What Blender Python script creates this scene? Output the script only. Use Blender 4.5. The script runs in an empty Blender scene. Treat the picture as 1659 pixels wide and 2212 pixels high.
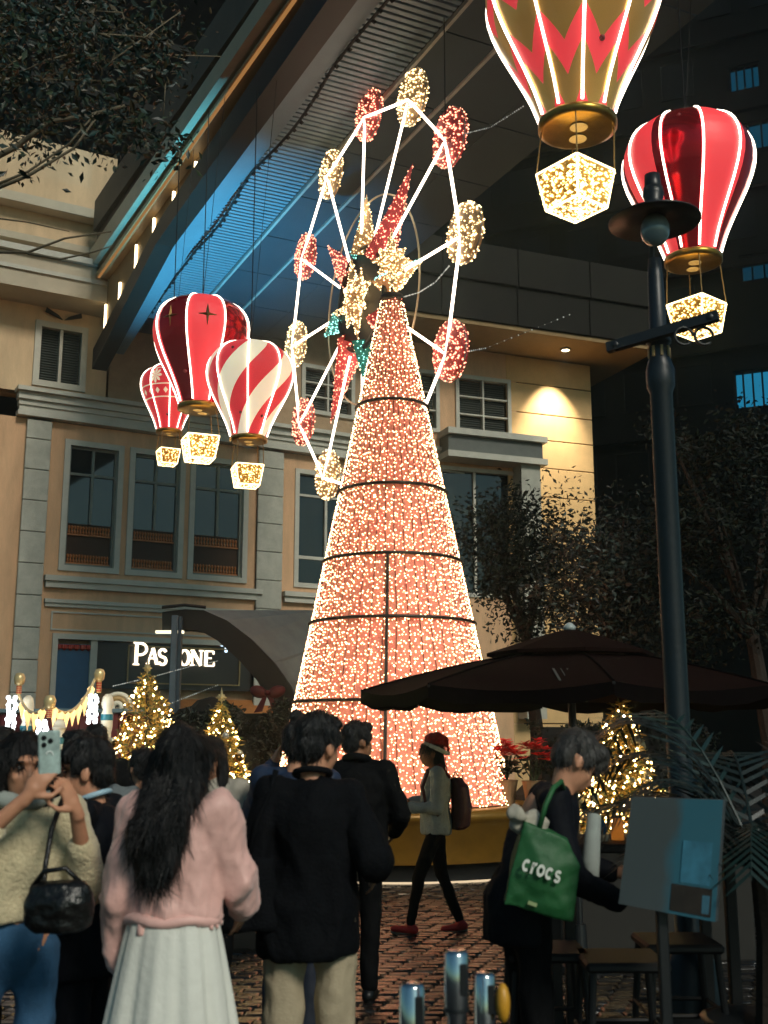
import bpy, bmesh, math, random
from mathutils import Vector, Matrix, Euler, noise
random.seed(7)
R = math.radians
PI = math.pi
SC = bpy.context.scene
COL = SC.collection

# ------------------------------------------------------------------ camera
F = 2419.4                       # focal length in units of a 1659 px wide picture
PITCH = R(11.3)
CAMH = 1.63
cam_d = bpy.data.cameras.new('camera')
cam = bpy.data.objects.new('camera', cam_d)
COL.objects.link(cam)
cam.location = (0, 0, CAMH)
cam.rotation_euler = (PI / 2 + PITCH, 0, 0)
cam_d.sensor_fit = 'HORIZONTAL'
cam_d.sensor_width = 24.0
cam_d.lens = 24.0 * F / 1659.0
cam_d.clip_start = 0.1
cam_d.clip_end = 400
cam_d.dof.use_dof = True
cam_d.dof.focus_distance = 14.5
cam_d.dof.aperture_fstop = 3.2
SC.camera = cam

# ------------------------------------------------------------------ night sky, weak warm street glow as a wide sun
world = bpy.data.worlds.new('World')
SC.world = world
world.use_nodes = True
nt = world.node_tree
nt.nodes.clear()
sky = nt.nodes.new('ShaderNodeTexSky')
sky.sky_type = 'NISHITA'
sky.sun_disc = False
SUN_EL, SUN_AZ = R(36), R(150)       # azimuth measured from +Y clockwise: behind the camera, a little to the right
sky.sun_elevation = SUN_EL
sky.sun_rotation = SUN_AZ
bg = nt.nodes.new('ShaderNodeBackground')
bg.inputs['Strength'].default_value = 0.044
wo = nt.nodes.new('ShaderNodeOutputWorld')
tint = nt.nodes.new('ShaderNodeMix'); tint.data_type = 'RGBA'; tint.blend_type = 'MULTIPLY'      # city night air: the sky glows a little green
tint.inputs['Factor'].default_value = 1.0; tint.inputs['B'].default_value = (.66, 1.0, .97, 1)
nt.links.new(sky.outputs[0], tint.inputs['A'])
nt.links.new(tint.outputs['Result'], bg.inputs[0])
nt.links.new(bg.outputs[0], wo.inputs[0])
sun_d = bpy.data.lights.new('sun', 'SUN')
sun = bpy.data.objects.new('sun', sun_d)
COL.objects.link(sun)
sun_d.energy = 2.0
sun_d.angle = R(14)
sun_d.color = (1.0, 0.92, 0.80)
sd = Vector((math.sin(SUN_AZ) * math.cos(SUN_EL), math.cos(SUN_AZ) * math.cos(SUN_EL), math.sin(SUN_EL)))
sun.rotation_euler = sd.to_track_quat('Z', 'Y').to_euler()

SC.view_settings.view_transform = 'Standard'
SC.view_settings.look = 'None'
SC.view_settings.exposure = 0.15
SC.view_settings.gamma = 1.0
SC.view_settings.use_curve_mapping = False
SC.render.engine = 'CYCLES'
SC.cycles.use_denoising = True
SC.cycles.max_bounces = 6
SC.cycles.diffuse_bounces = 3
SC.cycles.glossy_bounces = 3
SC.cycles.transparent_max_bounces = 8
SC.cycles.sample_clamp_indirect = 4.0
SC.cycles.caustics_reflective = False
SC.cycles.caustics_refractive = False

# ------------------------------------------------------------------ picture <-> place
CP, SP = math.cos(PITCH), math.sin(PITCH)

def ray(x, y):
    u, v = (x - 829.5) / F, (1106 - y) / F
    return Vector((u, CP - v * SP, SP + v * CP))

def P(x, y, D):
    """the point D metres ahead of the camera that shows at (x, y)"""
    r = ray(x, y)
    return Vector((0, 0, CAMH)) + r * (D / r.y)

def G(x, y):
    """the point of the ground that shows at (x, y)"""
    r = ray(x, y)
    return Vector((0, 0, CAMH)) + r * (-CAMH / r.z)

class Plane:
    """a vertical plane (a facade): local x along it, y into the building, z up"""
    def __init__(s, O, ang):
        s.O = Vector((O[0], O[1], 0)); s.ang = ang
        s.d = Vector((math.cos(ang), math.sin(ang), 0)); s.n = Vector((-math.sin(ang), math.cos(ang), 0))
    def __call__(s, x, y, depth=0.0):
        r = ray(x, y); c = Vector((0, 0, CAMH))
        t = ((s.O + s.n * depth - c).dot(s.n)) / r.dot(s.n)
        p = c + r * t
        return (p - s.O).dot(s.d), p.z

# ------------------------------------------------------------------ materials
def lin(h):
    h = h.lstrip('#'); o = []
    for i in (0, 2, 4):
        c = int(h[i:i + 2], 16) / 255
        o.append(c / 12.92 if c <= 0.04045 else ((c + 0.055) / 1.055) ** 2.4)
    return tuple(o)

MATS = {}
def M(name, col=(.5, .5, .5), rough=.6, metal=0.0, var=.15, scale=6.0, bump=0.0, bscale=40.0, emit=None, es=0.0,
      sheen=0.0, coat=0.0, spec=.5, trans=0.0, stretch=(1, 1, 1), sss=0.0):
    if name in MATS: return MATS[name]
    m = bpy.data.materials.new(name); m.use_nodes = True
    t = m.node_tree; b = t.nodes['Principled BSDF']
    if isinstance(col, str): col = lin(col)
    b.inputs['Roughness'].default_value = rough
    b.inputs['Metallic'].default_value = metal
    b.inputs['Specular IOR Level'].default_value = spec
    b.inputs['Sheen Weight'].default_value = sheen
    b.inputs['Coat Weight'].default_value = coat
    b.inputs['Transmission Weight'].default_value = trans
    if sss:
        b.inputs['Subsurface Weight'].default_value = sss
        b.inputs['Subsurface Radius'].default_value = (.012, .005, .003)
    if emit is not None:
        if isinstance(emit, str): emit = lin(emit)
        b.inputs['Emission Color'].default_value = (*emit, 1)
        b.inputs['Emission Strength'].default_value = es
    if var > 0 or bump > 0:
        tc = t.nodes.new('ShaderNodeTexCoord'); mp = t.nodes.new('ShaderNodeMapping')
        mp.inputs['Scale'].default_value = stretch
        t.links.new(tc.outputs['Object'], mp.inputs[0])
    if var > 0:
        n = t.nodes.new('ShaderNodeTexNoise'); n.inputs['Scale'].default_value = scale; n.inputs['Detail'].default_value = 6
        n.inputs['Roughness'].default_value = .65
        t.links.new(mp.outputs[0], n.inputs['Vector'])
        r = t.nodes.new('ShaderNodeMix'); r.data_type = 'RGBA'
        mr = t.nodes.new('ShaderNodeMapRange'); mr.inputs['From Min'].default_value = .3; mr.inputs['From Max'].default_value = .7
        t.links.new(n.outputs['Fac'], mr.inputs['Value']); t.links.new(mr.outputs[0], r.inputs['Factor'])
        r.inputs['A'].default_value = (*[c * (1 - var) for c in col], 1)
        r.inputs['B'].default_value = (*[min(1, c * (1 + var)) for c in col], 1)
        t.links.new(r.outputs['Result'], b.inputs['Base Color'])
    else:
        b.inputs['Base Color'].default_value = (*col, 1)
    if bump > 0:
        n2 = t.nodes.new('ShaderNodeTexNoise'); n2.inputs['Scale'].default_value = bscale; n2.inputs['Detail'].default_value = 5
        t.links.new(mp.outputs[0], n2.inputs['Vector'])
        bp = t.nodes.new('ShaderNodeBump'); bp.inputs['Strength'].default_value = bump; bp.inputs['Distance'].default_value = .02
        t.links.new(n2.outputs['Fac'], bp.inputs['Height']); t.links.new(bp.outputs[0], b.inputs['Normal'])
    MATS[name] = m
    return m

def EM(name, col, s):
    """a lamp: pure emission"""
    if name in MATS: return MATS[name]
    m = bpy.data.materials.new(name); m.use_nodes = True
    t = m.node_tree; t.nodes.clear()
    e = t.nodes.new('ShaderNodeEmission'); o = t.nodes.new('ShaderNodeOutputMaterial')
    e.inputs[0].default_value = (*(lin(col) if isinstance(col, str) else col), 1); e.inputs[1].default_value = s
    t.links.new(e.outputs[0], o.inputs[0]); MATS[name] = m
    return m

# ------------------------------------------------------------------ mesh builder
class MB:
    def __init__(s): s.v = []; s.f = []; s.m = []; s.mi = 0; s.uv = None
    def add(s, vs, fs):
        o = len(s.v); s.v += [tuple(v) for v in vs]
        s.f += [tuple(i + o for i in f) for f in fs]; s.m += [s.mi] * len(fs); return s
    def box(s, a, b):
        x0, x1 = sorted((a[0], b[0])); y0, y1 = sorted((a[1], b[1])); z0, z1 = sorted((a[2], b[2]))
        return s.add([(x0, y0, z0), (x1, y0, z0), (x1, y1, z0), (x0, y1, z0), (x0, y0, z1), (x1, y0, z1), (x1, y1, z1), (x0, y1, z1)],
                     [(0, 3, 2, 1), (4, 5, 6, 7), (0, 1, 5, 4), (1, 2, 6, 5), (2, 3, 7, 6), (3, 0, 4, 7)])
    def bbox(s, a, b, c=.01):
        """box with chamfered edges"""
        x0, x1 = sorted((a[0], b[0])); y0, y1 = sorted((a[1], b[1])); z0, z1 = sorted((a[2], b[2]))
        bm = bmesh.new(); bmesh.ops.create_cube(bm, size=1)
        for v in bm.verts:
            v.co = Vector(((x0 + x1) / 2 + v.co.x * (x1 - x0), (y0 + y1) / 2 + v.co.y * (y1 - y0), (z0 + z1) / 2 + v.co.z * (z1 - z0)))
        bmesh.ops.bevel(bm, geom=list(bm.edges), offset=c, segments=1, affect='EDGES', profile=.5)
        bm.verts.index_update()
        s.add([v.co.copy() for v in bm.verts], [[v.index for v in f.verts] for f in bm.faces]); bm.free(); return s
    def hexa(s, p):
        """8 points: 0-3 bottom ring, 4-7 top ring"""
        return s.add(p, [(0, 3, 2, 1), (4, 5, 6, 7), (0, 1, 5, 4), (1, 2, 6, 5), (2, 3, 7, 6), (3, 0, 4, 7)])
    def bar(s, a, b, w, h, up=(0, 0, 1)):
        a, b = Vector(a), Vector(b); d = (b - a).normalized(); up = Vector(up)
        x = d.cross(up)
        if x.length < 1e-4: x = d.cross(Vector((1, 0, 0)))
        x.normalize(); y = x.cross(d); x *= w / 2; y *= h / 2
        return s.hexa([a - x - y, a + x - y, a + x + y, a - x + y, b - x - y, b + x - y, b + x + y, b - x + y])
    def tube(s, pts, r, n=6, caps=True, closed=False):
        pts = [Vector(p) for p in pts]; k = len(pts); rs = r if isinstance(r, (list, tuple)) else [r] * k
        o = len(s.v); nrm = None; fs = []; vs = []
        for i, p in enumerate(pts):
            if closed: d = pts[(i + 1) % k] - pts[i - 1]
            else: d = pts[min(i + 1, k - 1)] - pts[max(i - 1, 0)]
            d = d.normalized() if d.length > 1e-9 else Vector((0, 0, 1))
            if nrm is None:
                nrm = d.cross(Vector((0, 0, 1)))
                if nrm.length < 1e-3: nrm = d.cross(Vector((1, 0, 0)))
            nrm = nrm - d * nrm.dot(d)
            if nrm.length < 1e-6: nrm = d.orthogonal()
            nrm.normalize(); b = d.cross(nrm)
            for j in range(n):
                a = 2 * PI * j / n
                vs.append(p + (nrm * math.cos(a) + b * math.sin(a)) * rs[i])
        for i in range(k if closed else k - 1):
            i2 = (i + 1) % k
            for j in range(n):
                j2 = (j + 1) % n
                fs.append((i * n + j, i * n + j2, i2 * n + j2, i2 * n + j))
        if caps and not closed:
            fs.append(tuple(range(n - 1, -1, -1))); fs.append(tuple((k - 1) * n + j for j in range(n)))
        return s.add(vs, fs)
    def lathe(s, prof, n=24, c=(0, 0, 0), cap=True):
        vs = []; fs = []; k = len(prof)
        for r, z in prof:
            for j in range(n):
                a = 2 * PI * j / n
                vs.append((c[0] + r * math.cos(a), c[1] + r * math.sin(a), c[2] + z))
        for i in range(k - 1):
            for j in range(n):
                j2 = (j + 1) % n
                fs.append((i * n + j, i * n + j2, (i + 1) * n + j2, (i + 1) * n + j))
        if cap:
            if prof[0][0] > 1e-4: fs.append(tuple(range(n - 1, -1, -1)))
            if prof[-1][0] > 1e-4: fs.append(tuple((k - 1) * n + j for j in range(n)))
        return s.add(vs, fs)
    def ell(s, c, r, rot=None, nu=16, nv=10):
        c = Vector(c)
        if isinstance(r, (int, float)): r = (r, r, r)
        vs = []; fs = []
        rows = []
        for i in range(nv + 1):
            t = PI * i / nv
            if i in (0, nv):
                p = Vector((0, 0, r[2] * math.cos(t)));
                if rot: p = rot @ p
                rows.append([len(vs)]); vs.append(c + p)
            else:
                row = []
                for j in range(nu):
                    a = 2 * PI * j / nu
                    p = Vector((r[0] * math.sin(t) * math.cos(a), r[1] * math.sin(t) * math.sin(a), r[2] * math.cos(t)))
                    if rot: p = rot @ p
                    row.append(len(vs)); vs.append(c + p)
                rows.append(row)
        for i in range(nv):
            A, B = rows[i], rows[i + 1]
            for j in range(nu):
                j2 = (j + 1) % nu
                if len(A) == 1: fs.append((A[0], B[j], B[j2]))
                elif len(B) == 1: fs.append((A[j], B[0], A[j2]))
                else: fs.append((A[j], B[j], B[j2], A[j2]))
        return s.add(vs, fs)
    def cap(s, a, b, ra, rb, n=10):
        """tapered capsule"""
        a, b = Vector(a), Vector(b); d = b - a; L = d.length
        if L < 1e-6: return s.ell(a, ra, nu=n, nv=6)
        d /= L; pts = []; rs = []
        for t in (-80, -50, -20): pts.append(a + d * ra * math.sin(R(t))); rs.append(ra * math.cos(R(t)))
        for t in (20, 50, 80): pts.append(b + d * rb * math.sin(R(t))); rs.append(rb * math.cos(R(t)))
        return s.tube(pts, rs, n)
    def loft(s, rings, n=20):
        """rings: (center, rx, ry) stacked along z, closed both ends"""
        vs = []; fs = []; k = len(rings)
        for c, rx, ry in rings:
            for j in range(n):
                a = 2 * PI * j / n
                vs.append((c[0] + rx * math.cos(a), c[1] + ry * math.sin(a), c[2]))
        for i in range(k - 1):
            for j in range(n):
                j2 = (j + 1) % n
                fs.append((i * n + j, i * n + j2, (i + 1) * n + j2, (i + 1) * n + j))
        fs.append(tuple(range(n - 1, -1, -1))); fs.append(tuple((k - 1) * n + j for j in range(n)))
        return s.add(vs, fs)
    def octa(s, c, r):
        x, y, z = c
        return s.add([(x + r, y, z), (x - r, y, z), (x, y + r, z), (x, y - r, z), (x, y, z + r), (x, y, z - r)],
                     [(0, 2, 4), (2, 1, 4), (1, 3, 4), (3, 0, 4), (2, 0, 5), (1, 2, 5), (3, 1, 5), (0, 3, 5)])
    def mesh(s, name, mats, smooth=False):
        me = bpy.data.meshes.new(name); me.from_pydata(s.v, [], s.f)
        for m in (mats if isinstance(mats, (list, tuple)) else [mats]): me.materials.append(m)
        if any(s.m): me.polygons.foreach_set('material_index', s.m)
        if smooth: me.polygons.foreach_set('use_smooth', [True] * len(s.f))
        me.update(); return me
    def build(s, name, mats, parent=None, smooth=False, loc=None, rot=None):
        return link(name, s.mesh(name, mats, smooth), parent, loc, rot)

def link(name, me, parent=None, loc=None, rot=None):
    o = bpy.data.objects.new(name, me); COL.objects.link(o)
    if parent is not None: o.parent = parent
    if loc is not None: o.location = loc
    if rot is not None: o.rotation_euler = rot
    return o

def tag(o, label=None, cat=None, group=None, kind=None):
    if label: o['label'] = label
    if cat: o['category'] = cat
    if group: o['group'] = group
    if kind: o['kind'] = kind
    return o

def thing(name, label, cat, loc=(0, 0, 0), rot=(0, 0, 0), group=None):
    o = bpy.data.objects.new(name, None); COL.objects.link(o); o.empty_display_size = .2
    o.location = loc; o.rotation_euler = rot if not isinstance(rot, (int, float)) else (0, 0, rot)
    return tag(o, label, cat, group)

def leaves(spots, size, mats, name, parent, ratio=.45, jit=1.0):
    """many small bent leaf faces"""
    mb = MB(); nm = len(mats)
    for p in spots:
        d = Vector((random.gauss(0, 1), random.gauss(0, 1), random.gauss(-.2, .7))).normalized()
        u = d.orthogonal().normalized(); u.rotate(Matrix.Rotation(random.uniform(0, 2 * PI), 3, d))
        L = size * random.uniform(.6, 1.35); w = L * ratio
        n = d.cross(u); p = Vector(p); mb.mi = random.randrange(nm)
        mb.add([p, p + d * L * .5 + u * w * .5 + n * L * .08, p + d * L, p + d * L * .5 - u * w * .5 + n * L * .08], [(0, 1, 2), (0, 2, 3)])
    o = mb.build(name, mats, parent); o['kind'] = 'stuff'
    return o

BLOBS = []
def blob(name, mb, mat, parent, voxel=.014, smooth=4, folds=None, loc=None, rot=None):
    """overlapping closed shapes fused into one continuous skin (remeshed at the end)"""
    o = mb.build(name, mat, parent, True, loc, rot)
    BLOBS.append((o, voxel, smooth, folds)); return o

def finish_blobs():
    for o, vx, sm, fo in BLOBS:
        m = o.modifiers.new('r', 'REMESH'); m.mode = 'VOXEL'; m.voxel_size = vx; m.use_smooth_shade = True
        if sm:
            q = o.modifiers.new('s', 'SMOOTH'); q.iterations = sm; q.factor = .5
    dg = bpy.context.evaluated_depsgraph_get()
    for o, vx, sm, fo in BLOBS:
        me = bpy.data.meshes.new_from_object(o.evaluated_get(dg), depsgraph=dg)
        old = o.data; me.name = o.name
        if fo:
            for amp, fr, *rg in fo:
                ns = [v.normal.copy() for v in me.vertices]
                off = sum(map(ord, o.name)) % 50
                for v, n in zip(me.vertices, ns):
                    c = v.co
                    q = noise.noise(Vector((c.x * fr[0] + off, c.y * fr[1], c.z * fr[2])))
                    v.co = c + n * (amp * (q if not rg else .45 - 1.6 * abs(q)))
        me.polygons.foreach_set('use_smooth', [True] * len(me.polygons))
        if not me.materials:
            for mm in old.materials: me.materials.append(mm)
        o.modifiers.clear(); o.data = me
        if o.name.split('.')[0] == 'hair':                     # loose strands over the hair
            lg = o.get('strand', .035); n_ = 1100 if lg < .06 else 3200; rs = random.Random(len(me.vertices)); sb = MB(); V = me.vertices
            me.update()
            for _ in range(n_):
                v = V[rs.randrange(len(V))]; p, n = v.co.copy(), v.normal.copy()
                t = Vector((rs.gauss(0, .25), rs.gauss(0, .25), -1)); t = (t - n * t.dot(n)) + n * rs.uniform(.02, .32 if lg < .06 else .12)
                if t.length < .05: continue
                t.normalize(); L = lg * rs.uniform(.5, 1.4); w = t.cross(n)
                if w.length < .05: continue
                w = w.normalized() * .0012; m = p + t * L * .5 + n * .004; e = p + t * L + n * rs.uniform(-.004, .012)
                sb.add([p - w, p + w, m + w, e, m - w], [(0, 1, 2, 4), (4, 2, 3)])
            so = sb.build('hair_strands', me.materials[0], o); so['kind'] = 'stuff'
        bpy.data.meshes.remove(old)
# ================================================================== materials of the place
peach = M('peach_render', '#cba27c', .8, var=.2, scale=3.5, bump=.2, bscale=60, stretch=(1, 1, .22))
peach2 = M('pale_peach_render', '#ccb08c', .8, var=.17, scale=3.0, bump=.16, bscale=50, stretch=(1, 1, .25))
stone = M('grey_green_stone', '#aaa89b', .8, var=.2, scale=4, bump=.2, bscale=45)
trim = M('grey_trim_paint', '#b6b3a6', .6, var=.10, scale=4, bump=.08, bscale=60)
cream = M('cream_render', '#b9ad97', .8, var=.12, scale=2.0, bump=.1, bscale=50)
ochre = M('ochre_panel_wall', '#cba672', .8, var=.12, scale=2.4, bump=.12, bscale=55)
fascia = M('dark_grey_fascia', '#23211e', .7, spec=.1, var=.15, scale=2, bump=.08)
iron = M('black_painted_iron', '#15181a', .4, var=.1, bump=.05)
dark = M('near_black', '#0b0d0d', .6, var=.1)
glass = M('dark_window_glass', '#0b1214', .04, var=0, spec=.9)
slat_m = M('shutter_slat_paint', '#3e4440', .6, var=.12)
blue_panel = M('blue_door_paint', '#0f4f74', .5, var=.12, scale=5, bump=.1)
led = EM('warm_led_strip', '#ffe2b0', 6.0)
neon = EM('warm_white_neon', '#ffe9d2', 5.5)

# ================================================================== ground and setts
gr = MB(); gr.add([(-60, -25, 0), (60, -25, 0), (60, 90, 0), (-60, 90, 0)], [(0, 1, 2, 3)])
ground = gr.build('ground', M('dark_joint_mortar', '#161310', .75, var=.3, scale=3, bump=.3))
ground['kind'] = 'structure'
sett_ms = [M('wet_sett_%d' % i, c, r_, var=.3, scale=14, bump=.35, bscale=50, spec=.6) for i, (c, r_) in enumerate(
    (('#161514', .20), ('#1d1b19', .30), ('#121111', .16), ('#23201d', .34)))]

def sett_mesh(w, d, seed):
    rr = random.Random(seed); mb = MB(); h = .008 + rr.uniform(0, .012); c = .014
    j = lambda: rr.uniform(-.004, .004)
    x, y = w / 2, d / 2
    lo = [(-x, -y, 0), (x, -y, 0), (x, y, 0), (-x, y, 0)]
    t1 = [(-x + j(), -y + j(), h * .5), (x + j(), -y + j(), h * .5), (x + j(), y + j(), h * .5), (-x + j(), y + j(), h * .5)]
    t2 = [(-x + c + j(), -y + c + j(), h + j() * .4), (x - c + j(), -y + c + j(), h + j() * .4), (x - c + j(), y - c + j(), h + j() * .4), (-x + c + j(), y - c + j(), h + j() * .4)]
    fs = [(8, 9, 10, 11)]
    for k in range(4):
        q = (k + 1) % 4; fs += [(k, q, 4 + q, 4 + k), (4 + k, 4 + q, 8 + q, 8 + k)]
    return mb.add(lo + t1 + t2, fs)
SW, SD = .15, .105
protos = []
for i in range(12):
    protos.append(sett_mesh(SW - .012, SD - .012, i).mesh('paving_stone', sett_ms[i % 4]))
spots = []
row = 0; y = 2.9
while y < 14.2:
    xmax = y * .36 + .3
    x = -xmax + (SW / 2 if row % 2 else 0)
    while x < xmax:
        spots.append((x, y)); x += SW
    y += SD; row += 1
# those that show (between and beside the people) first; nearest of them are single stones
def shows(x, y):
    px = 829.5 + F * x / (y * 1.05)
    return 470 < px < 1110 and y > 5.3
near = sorted([s for s in spots if shows(*s)], key=lambda s: s[1])[:290]
near_set = set(near)
for i, (x, y) in enumerate(near):
    o = link('paving_stone', protos[(i * 7 + int(y * 13)) % 12], ground, (x, y, .003), (0, 0, random.uniform(-.02, .02)))
rest = MB()
pv = [sett_mesh(SW - .012, SD - .012, i) for i in range(12)]
for x, y in spots:
    if (x, y) in near_set: continue
    q = random.randrange(12); rest.mi = q % 4
    rest.add([(v[0] + x, v[1] + y, v[2] + .003) for v in pv[q].v], pv[q].f)
tag(rest.build('paving_stones', sett_ms, ground), kind='stuff')

# ================================================================== left building
A1 = R(29.6)
W1 = Plane(P(190, 1598, 21.5), A1)
SCALE_ABOUT_CAM = 1.32                      # buildings and walkway are scaled up about the camera by this factor
def seat(o):  # grows and shifts a root away from the camera; feet sink below ground
    o.scale = (SCALE_ABOUT_CAM,) * 3; o.location = Vector((o.location.x * SCALE_ABOUT_CAM, o.location.y * SCALE_ABOUT_CAM, -.52)); return o
b1 = seat(thing('building', 'peach building with grey pilasters, three tall windows and a lit shop front', 'building', W1.O, (0, 0, A1)))

def wall_open(name, s0, s1, z0, z1, openings, mat, parent, y=0.0, depth=.22):
    """a wall face with real openings and reveals"""
    xs = sorted({s0, s1, *[o[0] for o in openings], *[o[1] for o in openings]})
    zs = sorted({z0, z1, *[o[2] for o in openings], *[o[3] for o in openings]})
    mb = MB()
    for i in range(len(xs) - 1):
        for j in range(len(zs) - 1):
            cx, cz = (xs[i] + xs[i + 1]) / 2, (zs[j] + zs[j + 1]) / 2
            if any(o[0] < cx < o[1] and o[2] < cz < o[3] for o in openings): continue
            mb.add([(xs[i], y, zs[j]), (xs[i + 1], y, zs[j]), (xs[i + 1], y, zs[j + 1]), (xs[i], y, zs[j + 1])], [(0, 1, 2, 3)])
    for a, b, c, d in openings:
        q = [(a, c), (b, c), (b, d), (a, d)]
        for k in range(4):
            (x0, w0), (x1, w1) = q[k], q[(k + 1) % 4]
            mb.add([(x0, y, w0), (x1, y, w1), (x1, y + depth, w1), (x0, y + depth, w0)], [(0, 1, 2, 3)])
    mb.box((s0, y + depth + .05, z0), (s1, y + depth + .3, z1))
    return mb.build(name, mat, parent)

def frame(a, b, c, d, w, y0, y1):
    mb = MB()
    mb.box((a, y0, c), (a + w, y1, d)); mb.box((b - w, y0, c), (b, y1, d))
    mb.box((a + w, y0, d - w), (b - w, y1, d)); mb.box((a + w, y0, c), (b - w, y1, c + w))
    return mb

# three tall windows
wins = []
for xl, xr in ((132, 262), (275, 397), (408, 535)):
    wins.append((W1(xl, 1100)[0], W1(xr, 1100)[0], 4.72, 7.30))
w4 = (W1(636, 1100)[0], W1(775, 1100)[0], 4.72, 7.30)
shop = (W1(120, 1450)[0], W1(640, 1450)[0], .0, 3.42)
wall_open('wall', -6.0, 8.6, 0, 7.62, wins + [w4, shop], peach, b1)
curt = M('brown_cafe_curtain', '#3a2416', .8, var=.2)
bal_m = M('orange_turned_wood', '#a2602a', .5, var=.2)
for k, (a, b, c, d) in enumerate(wins):
    w = frame(a, b, c, d, .11, -.05, .12).build('window', trim, b1)
    frame(a + .11, b - .11, c + .11, d - .11, .045, .06, .15).build('sash', M('sash_grey', '#6b7068', .6), w)
    mid = (a + b) / 2
    m2 = MB(); m2.box((mid - .025, .05, c + .95), (mid + .025, .13, d - .155)); m2.box((a + .155, .055, 6.62), (b - .155, .125, 6.67))
    m2.build('mullion', M('sash_grey'), w)
    for x0, x1 in ((a + .155, mid - .025), (mid + .025, b - .155)):
        for z0, z1 in ((c + .95, 6.62), (6.67, d - .155)):
            MB().box((x0, .105, z0), (x1, .117, z1)).build('pane', glass, w)
    MB().box((a + .155, .14, c + .155), (b - .155, .16, c + .95)).build('curtain', curt, w)
    for zc in (c + .27, c + .83):
        mb = MB(); n = 15
        for i in range(n):
            x = a + .2 + (b - a - .4) * i / (n - 1)
            mb.lathe([(.012, -.085), (.026, -.05), (.013, 0), (.028, .05), (.012, .085)], 6, (x, .115, zc))
        mb.box((a + .155, .09, zc - .11), (b - .155, .135, zc - .08))
        mb.build('balustrade', bal_m, w)
a, b, c, d = w4
w = frame(a, b, c, d, .10, -.04, .12).build('window', trim, b1)
m2 = MB(); m2.box(((a + b) / 2 - .03, .05, c + .1), ((a + b) / 2 + .03, .13, d - .1)); m2.box((a + .1, .055, 5.35), (b - .1, .125, 5.42)); m2.box((a + .1, .055, 6.72), (b - .1, .125, 6.77))
m2.build('mullion', trim, w)
for x0, x1 in ((a + .1, (a + b) / 2 - .03), ((a + b) / 2 + .03, b - .1)):
    for z0, z1 in ((c + .1, 5.35), (5.42, 6.72), (6.77, d - .1)):
        MB().box((x0, .1, z0), (x1, .112, z1)).build('pane', glass, w)
# pilasters of stacked blocks
for s0, s1 in ((-1.50, -1.03), (3.30, 3.88)):
    pil = MB().box((s0 + .02, -.085, 0), (s1 - .02, 0, 7.6)).build('pilaster', M('pilaster_joint', '#4a4d48', .9), b1)
    z = 0.0
    while z < 7.5:
        MB().bbox((s0, -.12, z + .012), (s1, -.08, min(z + .60, 7.58)), .012).build('stone_block', stone, pil); z += .60
# cornice, sill, string course
def cornice(name, s0, s1, z0, steps, mat, parent, y=0.0):
    mb = MB(); z = z0
    for h, pr in steps:
        mb.box((s0 - pr * .4, y - pr, z), (s1 + pr * .4, y + .02, z + h)); z += h + .002
    return mb.build(name, mat, parent)
cornice('cornice', -1.62, 8.5, 7.63, [(.09, .20), (.12, .12), (.10, .16), (.14, .22), (.08, .32)], trim, b1)
cornice('window_sill', -.93, 3.36, 4.38, [(.12, .12), (.10, .18)], trim, b1)
cornice('window_sill', 4.0, 6.2, 4.38, [(.12, .12), (.10, .18)], trim, b1)
cornice('string_course', -.93, 3.2, 4.02, [(.07, .06), (.07, .10)], trim, b1)
frame(-.82, 3.1, 3.58, 3.94, .03, -.03, -.002).build('panel_moulding', trim, b1)
# shop front
sa, sb = shop[0], shop[1]
sh = frame(sa - .1, sb + .1, -.1, 3.52, .1, -.07, .16).build('shop_front', trim, b1)
bd = W1(193, 1450)[0]
MB().box((sa, .05, 0), (bd, .11, 3.34)).build('blue_panel', blue_panel, sh)
mb = MB()
for i in range(6):
    x = sa + .03 + (bd - sa - .06) * i / 5
    mb.lathe([(.001, -.06), (.06, -.02), (.06, .05)], 8, (x, .03, 3.27))
mb.build('valance', M('red_valance', '#a8341f', .7), sh)
MB().box((bd, -.02, 0), (bd + .13, .14, 3.42)).build('door_post', trim, sh)
MB().box((bd + .14, .30, 0), (sb, .34, 3.42)).build('shop_interior', M('dark_brown_interior', '#1c120b', .6, var=.3, scale=3), sh)
MB().box((bd + .14, .04, 2.52), (sb, .12, 3.40)).build('sign_band', M('black_brown_board', '#120c08', .5, var=.2), sh)
aw0, aw1 = W1(240, 1500), W1(590, 1515)
MB().hexa([Vector(q) for q in ((bd + .2, -.35, 2.02), (sb - .3, -.35, 2.02), (sb - .3, .02, 2.30), (bd + .2, .02, 2.30),
                               (bd + .2, -.35, 2.06), (sb - .3, -.35, 2.06), (sb - .3, .02, 2.34), (bd + .2, .02, 2.34))]).build('awning', M('tan_awning_canvas', '#a8672f', .8, var=.15), sh)
MB().box((sb - .75, -.03, 1.0), (sb - .25, .03, 3.0)).build('white_panel', M('cream_door', '#d8cdb0', .6), sh)
mb = MB()
for i in range(26):
    x = bd + .5 + i * .10 + random.uniform(-.02, .02)
    if random.random() < .75: mb.box((x, .24, 1.45), (x + random.uniform(.02, .06), .27, 1.45 + random.uniform(.1, .32)))
mb.build('shelf_goods', EM('lit_display_goods', '#ffd9a0', .55), sh)  # shop light put into the goods as their own glow

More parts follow.
